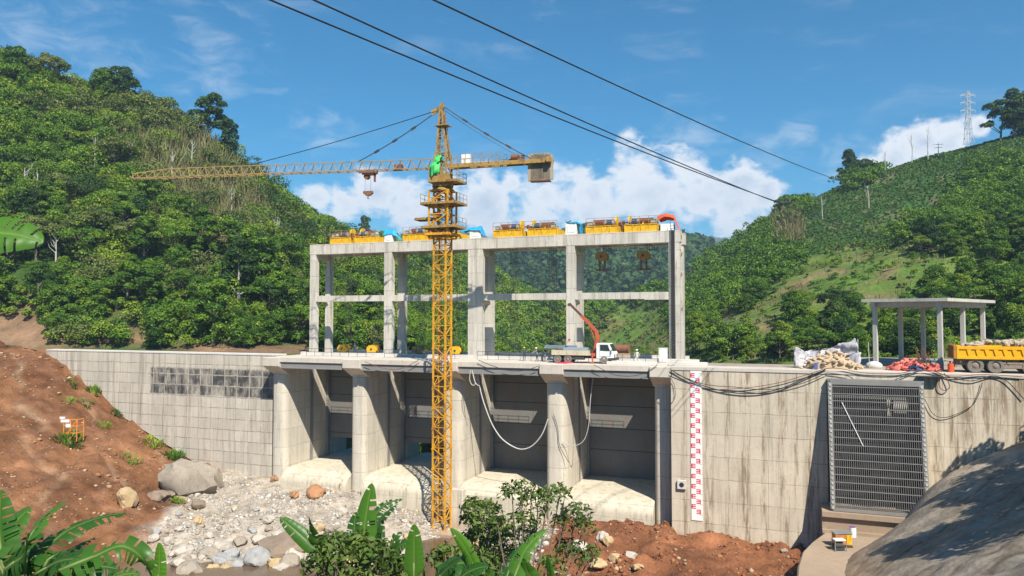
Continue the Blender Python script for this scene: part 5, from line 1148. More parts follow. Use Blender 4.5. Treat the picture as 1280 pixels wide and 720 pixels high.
def tree_data(kind, H, seed, dens, size):
    rg = np.random.default_rng(seed); lb = tree_lobes(kind, H, rg); V, F, tint, tone = crown(lb, dens, size, rg)
    cme = np_mesh('crown', V, F, {'tint': tint, 'tone': tone})
    q = MB(); top = H * (.8 if kind != 'spread' else .75); lean = rg.normal(size=2) * H * .02
    pts = [(lean[0] * t * t * 4, lean[1] * t * t * 4, -.8 + (top + .8) * t) for t in np.linspace(0, 1, 6)]
    q.tube(pts, [H * .022 * (1.25 - t) for t in np.linspace(0, 1, 6)], 6)
    for (cx, cy, cz, rx, rz) in lb[::2]:
        z0 = max(H * .22, cz - H * .16 - .35 * math.hypot(cx, cy)); q.tube([(lean[0] * (z0 / top) ** 2 * 4, lean[1] * (z0 / top) ** 2 * 4, z0), (cx * .5, cy * .5, (z0 + cz) / 2 + .1), (cx, cy, cz)], [H * .012, H * .008, H * .003], 4)
    tme = bpy.data.meshes.new('trunk'); tme.from_pydata(q.v, [], q.f); return cme, tme, lb
TREES = {}
for kind, H, n, dn, sz in (('round', 9, 5, 95, .42), ('tall', 13, 4, 105, .45), ('spread', 11, 3, 80, .44), ('gappy', 13, 3, 105, .48)):
    TREES[kind] = [tree_data(kind, H, 100 + 7 * i + len(kind), dn, sz)[:2] + (H,) for i in range(n)]
def plant_tree(kind, v, x, y, z, h, label, leafm='leaf', bark='bark', group=None, name='tree', rz=None):
    cme, tme, H = TREES[kind][v % len(TREES[kind])]
    t = thing(name, label, 'tree', (x, y, z), random.random() * 6.28 if rz is None else rz, group); s = h / H; t.scale = (s * random.uniform(.9, 1.15), s * random.uniform(.9, 1.15), s)
    key = (kind, v % len(TREES[kind]), leafm, bark)
    if key not in MESHES:
        c2, t2 = cme.copy(), tme.copy(); c2.materials.append(M[leafm]); t2.materials.append(M[bark]); MESHES[key] = (c2, t2)
    for nm, me in zip(('crown', 'trunk'), MESHES[key]):
        o = bpy.data.objects.new(nm, me); COL.objects.link(o); o.parent = t
    return t
MESHES = {}

# --- which ground points can be seen from the photographer's side of the river
def visible(Xp, Yp, Zp, top):
    ok = np.ones(len(Xp), bool)
    for f in np.linspace(.25, .97, 26):
        x, y, z = Xp * f, Yp * f, EYE.z + (Zp + top - EYE.z) * f
        ok &= (y < 92) | (z > hill_z(x, y) - 1)
    return ok
rg = np.random.default_rng(42)
N = 130000
xx = rg.uniform(-400, 310, N); yy = rg.uniform(94, 560, N); zz = hill_z(xx, yy)
px, py, pd = proj(np.stack([xx, yy, zz], -1))
inview = (px > -130) & (px < 1410) & (pd > 90) & (pd < 520)
xx, yy, zz, px, py, pd = (a[inview] for a in (xx, yy, zz, px, py, pd))
vis = visible(xx, yy, zz, 9.0); xx, yy, zz, px, py, pd = (a[vis] for a in (xx, yy, zz, px, py, pd))
keep_deck = (yy > 112) | (xx < -75)
keep_deck = keep_deck | ((xx > -13) & (xx < 5) & (yy > 98)); keep_deck &= ~((xx > 4) & (xx < 46) & (yy < 118)); keep_deck &= ~((xx < -75) & (xx > -121) & (yy < 95.5))
xx, yy, zz, px, py, pd = (a[keep_deck] for a in (xx, yy, zz, px, py, pd))
def thin(x, y, r, seed=0):
    """keep points at least r apart (grid hashing)"""
    out = []; cell = {}
    for i in range(len(x)):
        c = (int(x[i] // r[i]), int(y[i] // r[i])); good = True
        for a in (-1, 0, 1):
            for b in (-1, 0, 1):
                for j in cell.get((c[0] + a, c[1] + b), ()):
                    if (x[j] - x[i]) ** 2 + (y[j] - y[i]) ** 2 < r[i] ** 2: good = False; break
                if not good: break
            if not good: break
        if good: cell.setdefault(c, []).append(i); out.append(i)
    return np.array(out, int)
left = px < 735 + 0 * px; nz0 = fbm(xx * .08, yy * .08, 3, 71)
left &= ~((px > 640) & (pd < 250) & (xx > -25))
bare = ((px < 62 + nz0 * 40) & (py > 402)) | ((px < 395) & (py > 433 + nz0 * 8))
nz = fbm(xx * .03, yy * .03, 3, 77); nz2 = fbm(xx * .012 + 5, yy * .012, 3, 79)
grass_gap = ((px > 140) & (px < 330) & (py > 170) & (py < 300) & (nz > -.12))     # tall dry grass and bamboo on the left hill
# ---- left hillside: forest
iL = np.where(left & ~bare)[0]
iT = iL[thin(xx[iL], yy[iL], np.where(grass_gap[iL], 7.5, 3.7))]
size_px = (7 + 5 * rg.random(len(iT))) / pd[iT]
order = np.argsort(-size_px)
NEAR = 205
lab = {('round', 'leaf'): 'bushy green tree among the dense forest on the left hillside', ('tall', 'leaf'): 'tall slender green tree rising in the forest on the left hillside', ('spread', 'leaf'): 'broad flat crowned green tree in the forest on the left hillside',
       ('gappy', 'leaf'): 'open crowned green tree in the forest on the left hillside', ('round', 'leaf_dark'): 'dark green bushy tree in the forest on the left hillside', ('tall', 'leaf_dark'): 'dark green slender tree in the forest on the left hillside',
       ('spread', 'leaf_olive'): 'olive grey broad crowned tree in the forest on the left hillside', ('round', 'leaf_olive'): 'olive grey bushy tree in the forest on the left hillside', ('round', 'leaf_scrub'): 'yellow green bushy tree in the forest on the left hillside'}
kinds = ['round', 'round', 'round', 'tall', 'spread', 'gappy']
rest = []
for j, o in enumerate(order):
    i = iT[o]
    if j < NEAR:
        kd = kinds[rg.integers(6)]; q = np.clip(rg.random() + (nz[i] + nz2[i]) * .8, 0, .99)
        lm = 'leaf'
        if kd == 'round': lm = 'leaf_dark' if q < .12 else 'leaf_olive' if q < .22 else 'leaf_scrub' if q < .42 else 'leaf'
        if kd == 'tall' and q < .2: lm = 'leaf_dark'
        if kd == 'spread' and q < .25: lm = 'leaf_olive'
        h = {'round': 5.6, 'tall': 8.2, 'spread': 7, 'gappy': 8}[kd] * rg.uniform(.55, 1.5) * (.7 if grass_gap[i] else 1)
        plant_tree(kd, int(rg.integers(9)), xx[i], yy[i], zz[i] - .4, h, lab[(kd, lm)], lm, group='forest trees on the left hillside: ' + lab[(kd, lm)].split(' tree')[0])
    else: rest.append(i)
# ---- everything smaller: forest mass, scrub, field, tall grass, each one object of "stuff"
def mass(name, idx, label, matn, hmin, hmax, dens, leaf, lobes_n=6, flat=.8, dist_scale=True, seed=1, spread=.55):
    rgm = np.random.default_rng(seed); Vs, Fs, Ts, Os = [], [], [], []; base = 0
    for i in idx:
        h = rgm.uniform(hmin, hmax); k = max(1.0, pd[i] / 170) if dist_scale else 1.0; lb = []; h = h * (1 + .2 * nz2[i])
        for q in range(lobes_n):
            a = rgm.random() * 6.28; r = h * spread * math.sqrt(rgm.random()); lb.append((xx[i] + math.cos(a) * r, yy[i] + math.sin(a) * r, zz[i] + h * (.35 + .45 * rgm.random()) * flat, h * rgm.uniform(.22, .36), h * rgm.uniform(.2, .32)))
        V, F, t, o = crown(lb, dens / k ** 1.6 / (h * h) * 6, leaf * k, rgm, up=.35)
        Vs.append(V); Fs.append(F + base); base += len(V); Ts.append(t); Os.append(np.clip(o * .55 + rgm.random() * .5, 0, 1))
    o = link_mesh(name, np_mesh(name, np.concatenate(Vs), np.concatenate(Fs), {'tint': np.concatenate(Ts), 'tone': np.concatenate(Os)}), M[matn])
    return tag(o, label, None, None, 'stuff')
rest = np.array(rest, int); u = np.clip(rg.random(len(rest)) + (nz[rest] + nz2[rest]) * .7, 0, 1)
mass('forest', rest[u < .48], 'dense green forest covering the left hillside', 'leaf', 4.5, 8, 220, .43, 8, seed=1)
mass('forest', rest[(u >= .48) & (u < .6)], 'darker trees through the forest of the left hillside', 'leaf_dark', 5, 9, 220, .43, 8, seed=2)
mass('forest', rest[(u >= .6) & (u < .86)], 'yellow green trees through the forest of the left hillside', 'leaf_scrub', 4.5, 7, 180, .45, 7, seed=3)
mass('forest', rest[u >= .86], 'olive grey trees through the forest of the left hillside', 'leaf_olive', 4.5, 7, 180, .45, 7, seed=33)
iU = iL[thin(xx[iL], yy[iL], np.full(len(iL), 2.7))]; uu = rg.random(len(iU))
iB = iL[(py[iL] > 365) & (py[iL] < 436)]; iB = iB[thin(xx[iB], yy[iB], np.full(len(iB), 1.9))]
mass('undergrowth', iB[::2], 'bushes along the foot of the left hillside forest', 'leaf', 2.2, 4.6, 110, .42, 4, seed=44); mass('undergrowth', iB[1::2], 'light green bushes along the foot of the left hillside forest', 'leaf_scrub', 1.8, 4.0, 110, .42, 4, seed=45)
mass('undergrowth', iU[(uu < .62)], 'leafy undergrowth between the trees of the left hillside', 'leaf', 1.6, 3.4, 70, .5, 3, seed=4)
mass('undergrowth', iU[(uu >= .62) & (uu < .8)], 'olive undergrowth between the trees of the left hillside', 'leaf_olive', 1.6, 3.2, 70, .5, 3, seed=5)
def blades(name, idx, label, matn, hmin, hmax, n_each, width, seed, spread=1.2):
    rgm = np.random.default_rng(seed); P = np.repeat(np.stack([xx[idx], yy[idx], zz[idx]], -1), n_each, 0); n = len(P); kd = np.repeat(np.maximum(1, pd[idx] / 170), n_each)
    P[:, :2] += rgm.normal(size=(n, 2)) * spread * .6; h = rgm.uniform(hmin, hmax, n); a = rgm.random(n) * 6.28; d = np.stack([np.cos(a), np.sin(a), 0 * a], -1); ln = rgm.normal(size=(n, 3)) * .28; ln[:, 2] = 0; w = (width * kd)[:, None]
    V = np.stack([P - d * w / 2, P + d * w / 2, P + d * w * .3 + (ln + [0, 0, 1]) * h[:, None], P - d * w * .3 + (ln + [0, 0, 1]) * h[:, None]], 1).reshape(-1, 3)
    o = link_mesh(name, np_mesh(name, V, np.arange(4 * n).reshape(n, 4), {'tint': rgm.random(n), 'tone': np.repeat(rgm.random(len(idx)), n_each)}), M[matn]); return tag(o, label, None, None, 'stuff')
iG = np.where(left & grass_gap & (rg.random(len(xx)) < .75))[0]
blades('tall_grass', iG, 'tall dry grass and cane on the left hillside', 'leaf_dry', 2, 6, 8, .17, 6, 1.6)
# ---- right hillside
right = (px > 700) & ~left
wf = (px > 975 + nz * 40) & (py < 318 - (px - 980) * .12 + nz * 40)       # planted field on the upper slope
def near_px(x, y, rx, ry): return ((px - x) / rx) ** 2 + ((py - y) / ry) ** 2 < 1
woods = near_px(1250, 385, 85, 42) | near_px(1250, 270, 60, 70) | near_px(1030, 410, 46, 24) | near_px(915, 350, 42, 46) | near_px(866, 395, 26, 34) | near_px(935, 300, 36, 42) | near_px(975, 262, 36, 22) | near_px(1075, 225, 26, 14) | near_px(965, 330, 34, 26) | near_px(1180, 300, 60, 22) | near_px(1010, 445, 160, 9) | near_px(800, 372, 40, 12) | near_px(1150, 415, 60, 14) | near_px(740, 398, 26, 18)
woods &= ~near_px(1100, 345, 75, 18)
soil_px = near_px(1045, 343, 16, 5) | near_px(1090, 371, 20, 4) | near_px(892, 397, 22, 7)
iW = np.where(right & woods & ~soil_px)[0]; iW = iW[thin(xx[iW], yy[iW], np.full(len(iW), 4.2))]
od = np.argsort(pd[iW]); restW = []
labR = {'leaf': 'bushy green tree in the wood on the right hillside', 'leaf_dark': 'dark green bushy tree in the wood on the right hillside', 'leaf_scrub': 'yellow green bushy tree in the wood on the right hillside'}
for j, o in enumerate(od):
    i = iW[o]
    if j < 85:
        lm = ('leaf', 'leaf', 'leaf_dark', 'leaf_scrub')[rg.integers(4)]; kd = ('round', 'round', 'spread')[rg.integers(3)]
        lb_ = labR[lm] if kd == 'round' else labR[lm].replace('bushy', 'broad crowned')
        plant_tree(kd, int(rg.integers(9)), xx[i], yy[i], zz[i] - .5, rg.uniform(4.5, 7.5), lb_, lm, group='trees on the right hillside: ' + lb_.split(' tree')[0])
    else: restW.append(i)
mass('forest', np.array(restW, int), 'woods along the right hillside', 'leaf', 4, 7.5, 180, .45, 7, seed=11)
iS = np.where(right & ~wf & ~soil_px)[0]; iS = iS[thin(xx[iS], yy[iS], np.full(len(iS), 3.0))]; us = rg.random(len(iS))
mass('scrub', iS[(us < .42)], 'yellow green scrub on the lower right hillside', 'leaf_scrub', .9, 2.2, 75, .32, 3, seed=12)
mass('scrub', iS[(us >= .42) & (us < .68)], 'dark green bushes on the lower right hillside', 'leaf', 1.0, 2.8, 75, .34, 3, seed=13)
mass('scrub', iS[(us >= .85)], 'olive scrub on the lower right hillside', 'leaf_olive', 1, 2.2, 60, .4, 3, seed=14)
iD = np.where(right & ~wf & (rg.random(len(xx)) < .3))[0]
blades('dry_grass', iD, 'dry grass over the lower right hillside', 'leaf_dry', .4, 1.3, 5, .13, 15, 1.6)
blades('dry_grass', np.where(near_px(985, 285, 12, 26))[0], 'pale strip of dead bamboo below the ridge on the right', 'leaf_dry', 3, 6, 22, .2, 16, 2)
iF = np.where(right & wf)[0]
for _ in range(2):
    ex = xx[iF] + rg.normal(size=len(iF)) * 1.3; ey = yy[iF] + rg.normal(size=len(iF)) * 1.3; ez = hill_z(ex, ey); a_, b_, c_ = proj(np.stack([ex, ey, ez], -1)); n0 = len(xx)
    xx, yy, zz, px, py, pd = (np.concatenate(q_) for q_ in ((xx, ex), (yy, ey), (zz, ez), (px, a_), (py, b_), (pd, c_))); nz = np.concatenate([nz, nz[iF]]); nz2 = np.concatenate([nz2, nz2[iF]])
    iF = np.concatenate([iF, np.arange(n0, n0 + len(ex))]) if _ == 0 else np.concatenate([iF, np.arange(n0, n0 + len(ex))])
iF = iF[thin(xx[iF], yy[iF], np.full(len(iF), .95))]
mass('crop_plants', iF, 'rows of low green crop plants covering the upper right hillside', 'leaf_field', .55, 1.0, 24, .42, 2, seed=17, spread=.8)

# ---- woods on the mountain behind: crowns a few pixels wide, one mass
MX, MY, MH, MD, MT = MOUNT['wooded_mountain']; r3 = np.random.default_rng(5); fl = np.where((MT.ravel() > .05) & (MD.ravel() < 960))[0]; a_, b_, c_ = proj(np.stack([MX.ravel()[fl], MY.ravel()[fl], MH.ravel()[fl]], -1)); fl = fl[(a_ > 520) & (a_ < 1010) & (b_ < 425)]
fl = r3.choice(fl, min(9000, len(fl)), replace=False); Pm = np.stack([MX.ravel()[fl], MY.ravel()[fl], MH.ravel()[fl]], -1) + r3.normal(size=(len(fl), 3)) * [2.5, 2.5, .5]; big = fbm(Pm[:, 0] * .012, Pm[:, 1] * .012, 3, 9); hh = r3.uniform(6, 13, len(fl)) * (1 + .5 * big)
K = 13; uu_ = r3.normal(size=(len(fl), K, 3)); uu_ /= np.linalg.norm(uu_, axis=2, keepdims=True); uu_[..., 2] = np.abs(uu_[..., 2]); Q = (Pm[:, None] + uu_ * hh[:, None, None] * [.5, .5, .75]).reshape(-1, 3); Nq = (uu_ + r3.normal(size=uu_.shape) * .45).reshape(-1, 3); Nq /= np.linalg.norm(Nq, axis=1, keepdims=True)
V, F = leaf_quads(Q, Nq, np.repeat(hh * .62, K), np.repeat(hh * .5, K), r3); tag(link_mesh('forest', np_mesh('forest', V, F, {'tint': r3.random(len(Q)), 'tone': np.repeat(np.clip(r3.random(len(fl)) * .6 + .2 + big * .5, 0, 1), K)}), M['leaf_dark']), 'dense woods over the mountain seen through the gantry', None, None, 'stuff')
# ---- single trees on the skylines
def sky_tree(pxl, pyl, d, kind, v, h, label, lm, bark='bark'):
    p = at_d(pxl, pyl, d); z = float(hill_z(p.x, p.y)); plant_tree(kind, v, p.x, p.y, z - .6, h, label, lm, bark)
sky_tree(262, 205, 240, 'gappy', 0, 19, 'tall open crowned dark tree standing alone on the left skyline', 'leaf_dark')
sky_tree(285, 212, 238, 'tall', 1, 15, 'dark slender tree just right of the tallest skyline tree', 'leaf_dark')
sky_tree(150, 138, 228, 'round', 1, 13, 'rounded dark tree on the left skyline, left of the tallest one', 'leaf_dark')
sky_tree(128, 142, 226, 'round', 2, 12, 'broad dark tree on the left skyline beside the rounded one', 'leaf')
sky_tree(60, 118, 220, 'spread', 0, 12, 'flat crowned tree at the upper left skyline', 'leaf_olive')
sky_tree(20, 102, 216, 'round', 3, 10, 'bushy tree at the left picture edge on the skyline', 'leaf')
sky_tree(456, 296, 335, 'tall', 0, 14, 'small pointed tree on the skyline left of the gantry', 'leaf_dark')
sky_tree(1250, 152, 290, 'gappy', 1, 17, 'open crowned tree on the ridge right of the pylon', 'leaf_dark')
sky_tree(1268, 148, 288, 'tall', 2, 20, 'tall dark tree on the ridge at the right picture edge', 'leaf_dark')
sky_tree(1284, 145, 288, 'round', 0, 18, 'broad dark tree at the right picture edge on the ridge', 'leaf_dark')
sky_tree(985, 262, 322, 'spread', 1, 11, 'flat topped tree on the right ridge where the power lines pass', 'leaf')
sky_tree(1068, 236, 314, 'round', 2, 10, 'dark bushy tree on the right ridge left of the dead trunks', 'leaf_dark')
sky_tree(1082, 230, 313, 'spread', 2, 9, 'low dark tree on the right ridge just left of the dead trunks', 'leaf_dark')
sky_tree(1062, 228, 315, 'tall', 0, 15, 'slender dark tree on the right ridge among low trees', 'leaf_dark')
sky_tree(328, 385, 148, 'tall', 1, 15, 'tree with a bare pale trunk at the forest edge left of the gantry', 'leaf', 'palebark')
sky_tree(298, 395, 146, 'tall', 2, 15, 'slim tree with a pale trunk, left of the other pale trunked one', 'leaf_dark', 'palebark')
sky_tree(172, 345, 158, 'spread', 1, 9, 'broad olive grey tree standing out in the middle of the left hillside forest', 'leaf_olive')
sky_tree(258, 325, 165, 'spread', 0, 8, 'brown leaved flat crowned tree in the left hillside forest', 'leaf_dry')
def dead_tree(pxl, pyl, d, h, label, seed, pole=False):
    p = at_d(pxl, pyl, d); z = float(hill_z(p.x, p.y)); t = thing('utility_pole' if pole else 'dead_tree', label, 'pole' if pole else 'dead tree', (p.x, p.y, z - .3)); r2 = random.Random(seed); q = MB()
    q.tube([(0, 0, 0), (r2.gauss(0, .1), 0, h * .5), (r2.gauss(0, .25), 0, h)], [.22, .16, .06], 6); q.build('trunk', M['palebark'], t)
    q = MB()
    if pole: q.bar((-2, 0, h - 1.2), (2, 0, h - 1.2), .2); q.bar((-1.4, 0, h - 2.4), (1.4, 0, h - 2.4), .2); q.build('crossarm', M['palebark'], t)
    else:
        for k in range(7): z0 = h * (.5 + .06 * k); a = r2.random() * 6.3; L = r2.uniform(.8, 2.2); q.tube([(0, 0, z0), (math.cos(a) * L * .6, math.sin(a) * L * .6, z0 + L * .6), (math.cos(a) * L * .8, math.sin(a) * L * .8, z0 + L * 1.3)], [.08, .05, .02], 4)
        q.build('branch', M['palebark'], t)
dead_tree(1106, 212, 308, 10, 'thin bare dead tree on the right ridge, leftmost of three', 1); dead_tree(1140, 204, 305, 12, 'bare dead tree on the right ridge between two others', 2)
dead_tree(1160, 198, 302, 14, 'tallest bare dead tree on the ridge left of the pylon', 3); dead_tree(1173, 192, 300, 7, 'short pole with crossarms on the ridge by the pylon', 4, True)
dead_tree(1028, 262, 270, 10, 'pale dead trunk standing in the green field on the right hillside', 5); dead_tree(1086, 260, 262, 8, 'short pale dead trunk in the middle of the field on the right hillside', 6)
for k, (x_, y_, d_, h_) in enumerate(((30, 262, 172, 9), (46, 268, 172, 8), (118, 215, 190, 9), (165, 215, 195, 8), (215, 235, 200, 8), (290, 250, 205, 7), (345, 300, 200, 8), (70, 320, 152, 8), (420, 330, 215, 8), (240, 180, 215, 8))):
    dead_tree(x_, y_, d_, h_, 'bare pale trunk among the trees, ' + ['left of a pair near the left picture edge', 'right of a pair near the left picture edge', 'in tall grass under the rounded skyline trees', 'in the dry cane above the jib tip', 'in the dry cane just behind the jib', 'above the jib near the lone skyline tree', 'below the jib pendant, left of the gantry', 'low on the slope above the cut earth', 'in the wood over the gantry left end', 'high on the slope below the lone skyline tree'][k], 30 + k)
p = at_d(1211, 178, 288); pz = max(float(hill_z(p.x, p.y)), p.z); py_ = thing('transmission_tower', 'grey steel lattice pylon standing on the right ridge', 'pylon', (p.x, p.y, pz - .5), R(20))
q = MB(); lattice_box(q, 1.25, .6, 0, 12, 1.9, .15, .08); lattice_box(q, .6, .45, 12, 20.5, 1.4, .14, .07); q.build('tower_body', M['pylon'], py_)
for z in (13, 16, 19):
    q = MB()
    for s in (-1, 1): q.bar((s * .5, 0, z + .8), (s * 2.9, 0, z), .13); q.bar((s * .5, -.4, z), (s * 2.9, 0, z), .12); q.bar((s * .5, .4, z), (s * 2.9, 0, z), .12); q.bar((s * 2.8, 0, z), (s * 2.8, 0, z - .9), .12)
    q.build('crossarm', M['pylon'], py_)

# ------------------------------------------------------------------ foreground plants
def banana_mat():
    m, nt, out = new_mat('banana leaf'); u = nd(nt, 'ShaderNodeAttribute', attribute_name='tint').outputs['Fac']; a = nd(nt, 'ShaderNodeAttribute', attribute_name='tone').outputs['Fac']
    c = mixc(nt, a, (.022, .085, .014), (.11, .27, .022)); r = nd(nt, 'ShaderNodeObjectInfo').outputs['Random']; c = mixc(nt, mth(nt, 'MULTIPLY', r, .5), c, (.03, .10, .02))
    rib = mapr(nt, u, .0, .05, .7, 0, smooth=False); c = mixc(nt, mth(nt, 'MULTIPLY', rib, .8), c, (.25, .36, .08))
    pos = nd(nt, 'ShaderNodeNewGeometry').outputs['Position']; c = mixc(nt, mth(nt, 'MULTIPLY', mapr(nt, noise(nt, pos, 4, 5, .7), .6, .75), .45), c, (.2, .16, .04))
    c = mixc(nt, mth(nt, 'MULTIPLY', mapr(nt, u, .9, 1.0), mapr(nt, noise(nt, pos, 7, 3), .45, .6)), c, (.24, .18, .06))
    d = nd(nt, 'ShaderNodeBsdfPrincipled', {'Base Color': c, 'Roughness': .4, 'Specular IOR Level': .4}); t = nd(nt, 'ShaderNodeBsdfTranslucent', {'Color': mixc(nt, .6, c, (.2, .42, .02))})
    x = nd(nt, 'ShaderNodeMixShader', {0: .38, 1: d.outputs[0], 2: t.outputs[0]}); nt.links.new(x.outputs[0], out.inputs['Surface']); return m
M['banana'] = banana_mat(); M['stalk'] = plain('banana stalk', (.13, .17, .05), .6, 0, .3, 3)
def banana_leaf(parent, pts, width, seed, roll=0.0, tone=.5, tear=.5, vfold=.22, droop=.18):
    """a blade along a curve of points (in the plant's own space); torn across into ribbons"""
    r2 = np.random.default_rng(seed); pts = [Vector(p) for p in pts]
    def curve(t):
        n = len(pts) - 1; s = min(t * n, n - 1e-6); i = int(s); f = s - i; p0, p1, p2, p3 = pts[max(i - 1, 0)], pts[i], pts[i + 1], pts[min(i + 2, n)]
        return .5 * ((2 * p1) + (p2 - p0) * f + (2 * p0 - 5 * p1 + 4 * p2 - p3) * f * f + (-p0 + 3 * p1 - 3 * p2 + p3) * f ** 3)
    face = Vector((-.15, -.62, .77)).normalized(); width = width * (1.45 if pts[0].length < 99 and (EYE - Vector(parent.location)).length < 16 else 1.2)
    n = 46; m = 7; V, F, T, O = [], [], [], []; cuts = set(int(c) for c in r2.integers(3, n - 2, int(18 * tear))); 
    rows = []
    for i in range(n + 1):
        t = i / n; p = curve(t); d = (curve(min(1, t + .01)) - curve(max(0, t - .01))).normalized(); s = d.cross(face)
        s = s.normalized() if s.length > 1e-3 else Vector((1, 0, 0)); s = Matrix.Rotation(roll, 3, d) @ s; nrm = s.cross(d).normalized()
        w = width / 2 * (min(1, t * 7 + .12) ** .6) * (max(0.02, 1 - t ** 3.6) ** .85) * (1 - .25 * t); rows.append((p, d, s, nrm, w))
    for side in (-1, 1):
        cs = set(int(c) for c in r2.integers(3, n - 1, int(20 * tear)))
        prev = None; drop = 0.0
        for i, (p, d, s, nrm, w) in enumerate(rows):
            if i in cs: drop = r2.uniform(-.2, .35) * tear; gap = True
            else: gap = False; drop *= .9
            row = []
            for j in range(m + 1):
                u = (j / m) ** 1.7; x = side * u * w; row.append(len(V))
                V.append(p + s * x * (1 - .25 * u * (vfold + drop)) + nrm * (abs(x) * vfold * (1 - u * .8) - w * u * u * (droop + drop) + .003 * math.sin(i * 1.3 + u * 2) * u) + d * (u * w * .22))
            if prev is not None:
                for j in range(m):
                    if gap and j >= 3: continue
                    F.append((prev[j], prev[j + 1], row[j + 1], row[j]) if side > 0 else (prev[j], row[j], row[j + 1], prev[j + 1])); T.append((j / m) ** 1.7); O.append(min(1, max(0, tone + r2.normal() * .025)))
            prev = row
    o = link_mesh('leaf', np_mesh('leaf', [tuple(v) for v in V], F, {'tint': T, 'tone': O}, smooth=True), M['banana'], parent)
    q = MB(); q.tube([tuple(rows[i][0] - rows[i][3] * .012) for i in range(0, n, 3)], [.022 * (1.15 - i / n) for i in range(0, n, 3)], 5); q.build('midrib', M['stalk'], o, smooth=True)
    return o
def banana_plant(label, px0, py0, d, leaves, height=2.2, stem=True, seed=0, girth=1.0):
    """leaves: list of (base px, base py, tip px, tip py, bulge px dx, dy, depth offset at the tip, width m, tone, tear[, roll])"""
    b = at_d(px0, py0, d); gz = min(float(front_z(b.x, b.y)), b.z - 1.0); t = thing('banana_plant', label, 'banana plant', (b.x, b.y, gz), 0, None)
    q = MB(); q.tube([(0, 0, -.3), (.03, 0, (b.z - gz) * .5), (0, 0, b.z - gz)], [.17 * girth, .13 * girth, .06 * girth], 10); q.build('stem', M['stalk'], t, smooth=True)
    for k, L in enumerate(leaves):
        (bx, by, tx, ty, dx, dy, dz, w, tone, tear) = L[:10]; roll = L[10] if len(L) > 10 else 0
        o = b - Vector(t.location) * 0; p0 = at_d(bx, by, d); p2 = at_d(tx, ty, d + dz); mid = at_d((bx + tx) / 2 + dx, (by + ty) / 2 + dy, d + dz * .5)
        pts = [p0 - t.location, (p0.lerp(mid, .55)) - t.location, mid - t.location, (mid.lerp(p2, .55) + (mid - p0.lerp(p2, .5)) * .25) - t.location, p2 - t.location]
        q = MB(); q.tube([b - t.location - Vector((0, 0, .15)), (b.lerp(p0, .5)) - t.location, p0 - t.location, pts[1]], [.04, .03, .022, .02], 6); q.build('leaf_stalk', M['stalk'], t, smooth=True)
        banana_leaf(t, pts, w, seed * 31 + k, roll, tone, tear)
    return t
banana_plant('large banana plant in the lower left corner with broad torn leaves', 30, 760, 10.5, [
    (2, 705, 2, 612, -3, 0, .2, .40, .5, .5, R(22)), (-22, 700, 38, 634, 0, -2, .4, .44, .55, .2, R(13)), (33, 678, 83, 626, -6, -3, .5, .36, .65, .3, R(-15)), (18, 716, 158, 641, -2, -16, 1.2, .42, .12, .9, R(4)),
    (60, 700, 88, 690, 0, -4, .2, .32, .3, .4, R(-13)), (5, 712, 32, 668, 10, 5, -.4, .42, .12, .5, R(18)), (40, 720, 105, 700, 0, -8, -.6, .45, .08, .8, R(-6)), (30, 722, 70, 692, 0, -6, .3, .4, .2, .6, R(9)), (70, 728, 95, 688, -3, 0, -.2, .22, .6, .2, R(-22)), (-10, 730, 20, 700, 0, 0, .3, .5, .1, .7, R(4)), (20, 735, 130, 700, 0, -10, .8, .4, .1, .9, R(4)), (-5, 720, 60, 680, 0, -6, .6, .5, .03, .7, R(0)), (0, 725, 45, 660, 4, 0, .8, .45, .05, .6, R(10)), (30, 735, 118, 672, 0, -8, 1.4, .42, .05, .8, R(-10)), (60, 740, 150, 712, 0, -14, .4, .42, .05, .9, R(5)), (-10, 690, 22, 640, 0, 0, .9, .4, .06, .5, R(-10)), (50, 735, 60, 700, 0, 0, .1, .4, .25, .5, R(27))], seed=1)
banana_plant('banana plant with a long leaf arching down in front of the lower left stream', 120, 765, 9.5, [
    (75, 712, 190, 722, 18, -34, .4, .36, .3, .9, R(6)), (196, 735, 199, 678, 2, 0, 0, .16, .85, .05, R(31)), (118, 740, 175, 718, 0, -8, .2, .3, .35, .9, R(4)), (100, 735, 112, 700, 3, 0, .2, .3, .15, .6, R(22))], seed=2)
banana_plant('banana plant with one tall upright leaf before the gravel bar', 460, 770, 19, [
    (452, 700, 465, 604, -2, 0, .3, .62, .62, .25, R(29)), (470, 690, 503, 624, -16, -14, .8, .42, .05, .8, R(13)), (458, 700, 497, 630, -4, -10, .5, .5, .08, .7, R(-18)), (448, 690, 446, 640, -4, 0, .2, .45, .12, .4, R(27)), (480, 700, 494, 690, 8, -26, .3, .36, .3, .5, R(-9)),
    (400, 690, 350, 647, -4, -4, .3, .42, .4, .15, R(-11)), (405, 695, 386, 646, -3, 0, -.2, .46, .42, .15, R(-22)), (485, 705, 510, 680, 0, -8, -.3, .45, .2, .3, R(9))], seed=3)
banana_plant('banana plant with a bright upright leaf beside the stream in the bottom centre', 535, 780, 14, [
    (517, 722, 518, 655, 0, 0, 0, .36, .75, .05, R(36)), (598, 722, 563, 660, 4, -2, .3, .30, .85, .1, R(-27)), (545, 725, 600, 712, 0, -14, .4, .5, .08, .2, R(4)), (540, 730, 575, 700, 2, -4, -.4, .5, .15, .2, R(-9)), (560, 735, 610, 708, 0, -6, -.2, .45, .1, .3, R(-4)), (530, 735, 530, 712, 0, -3, -.5, .4, .5, .1, R(27)), (600, 740, 615, 712, 2, 0, 0, .3, .35, .2, R(22))], seed=4)
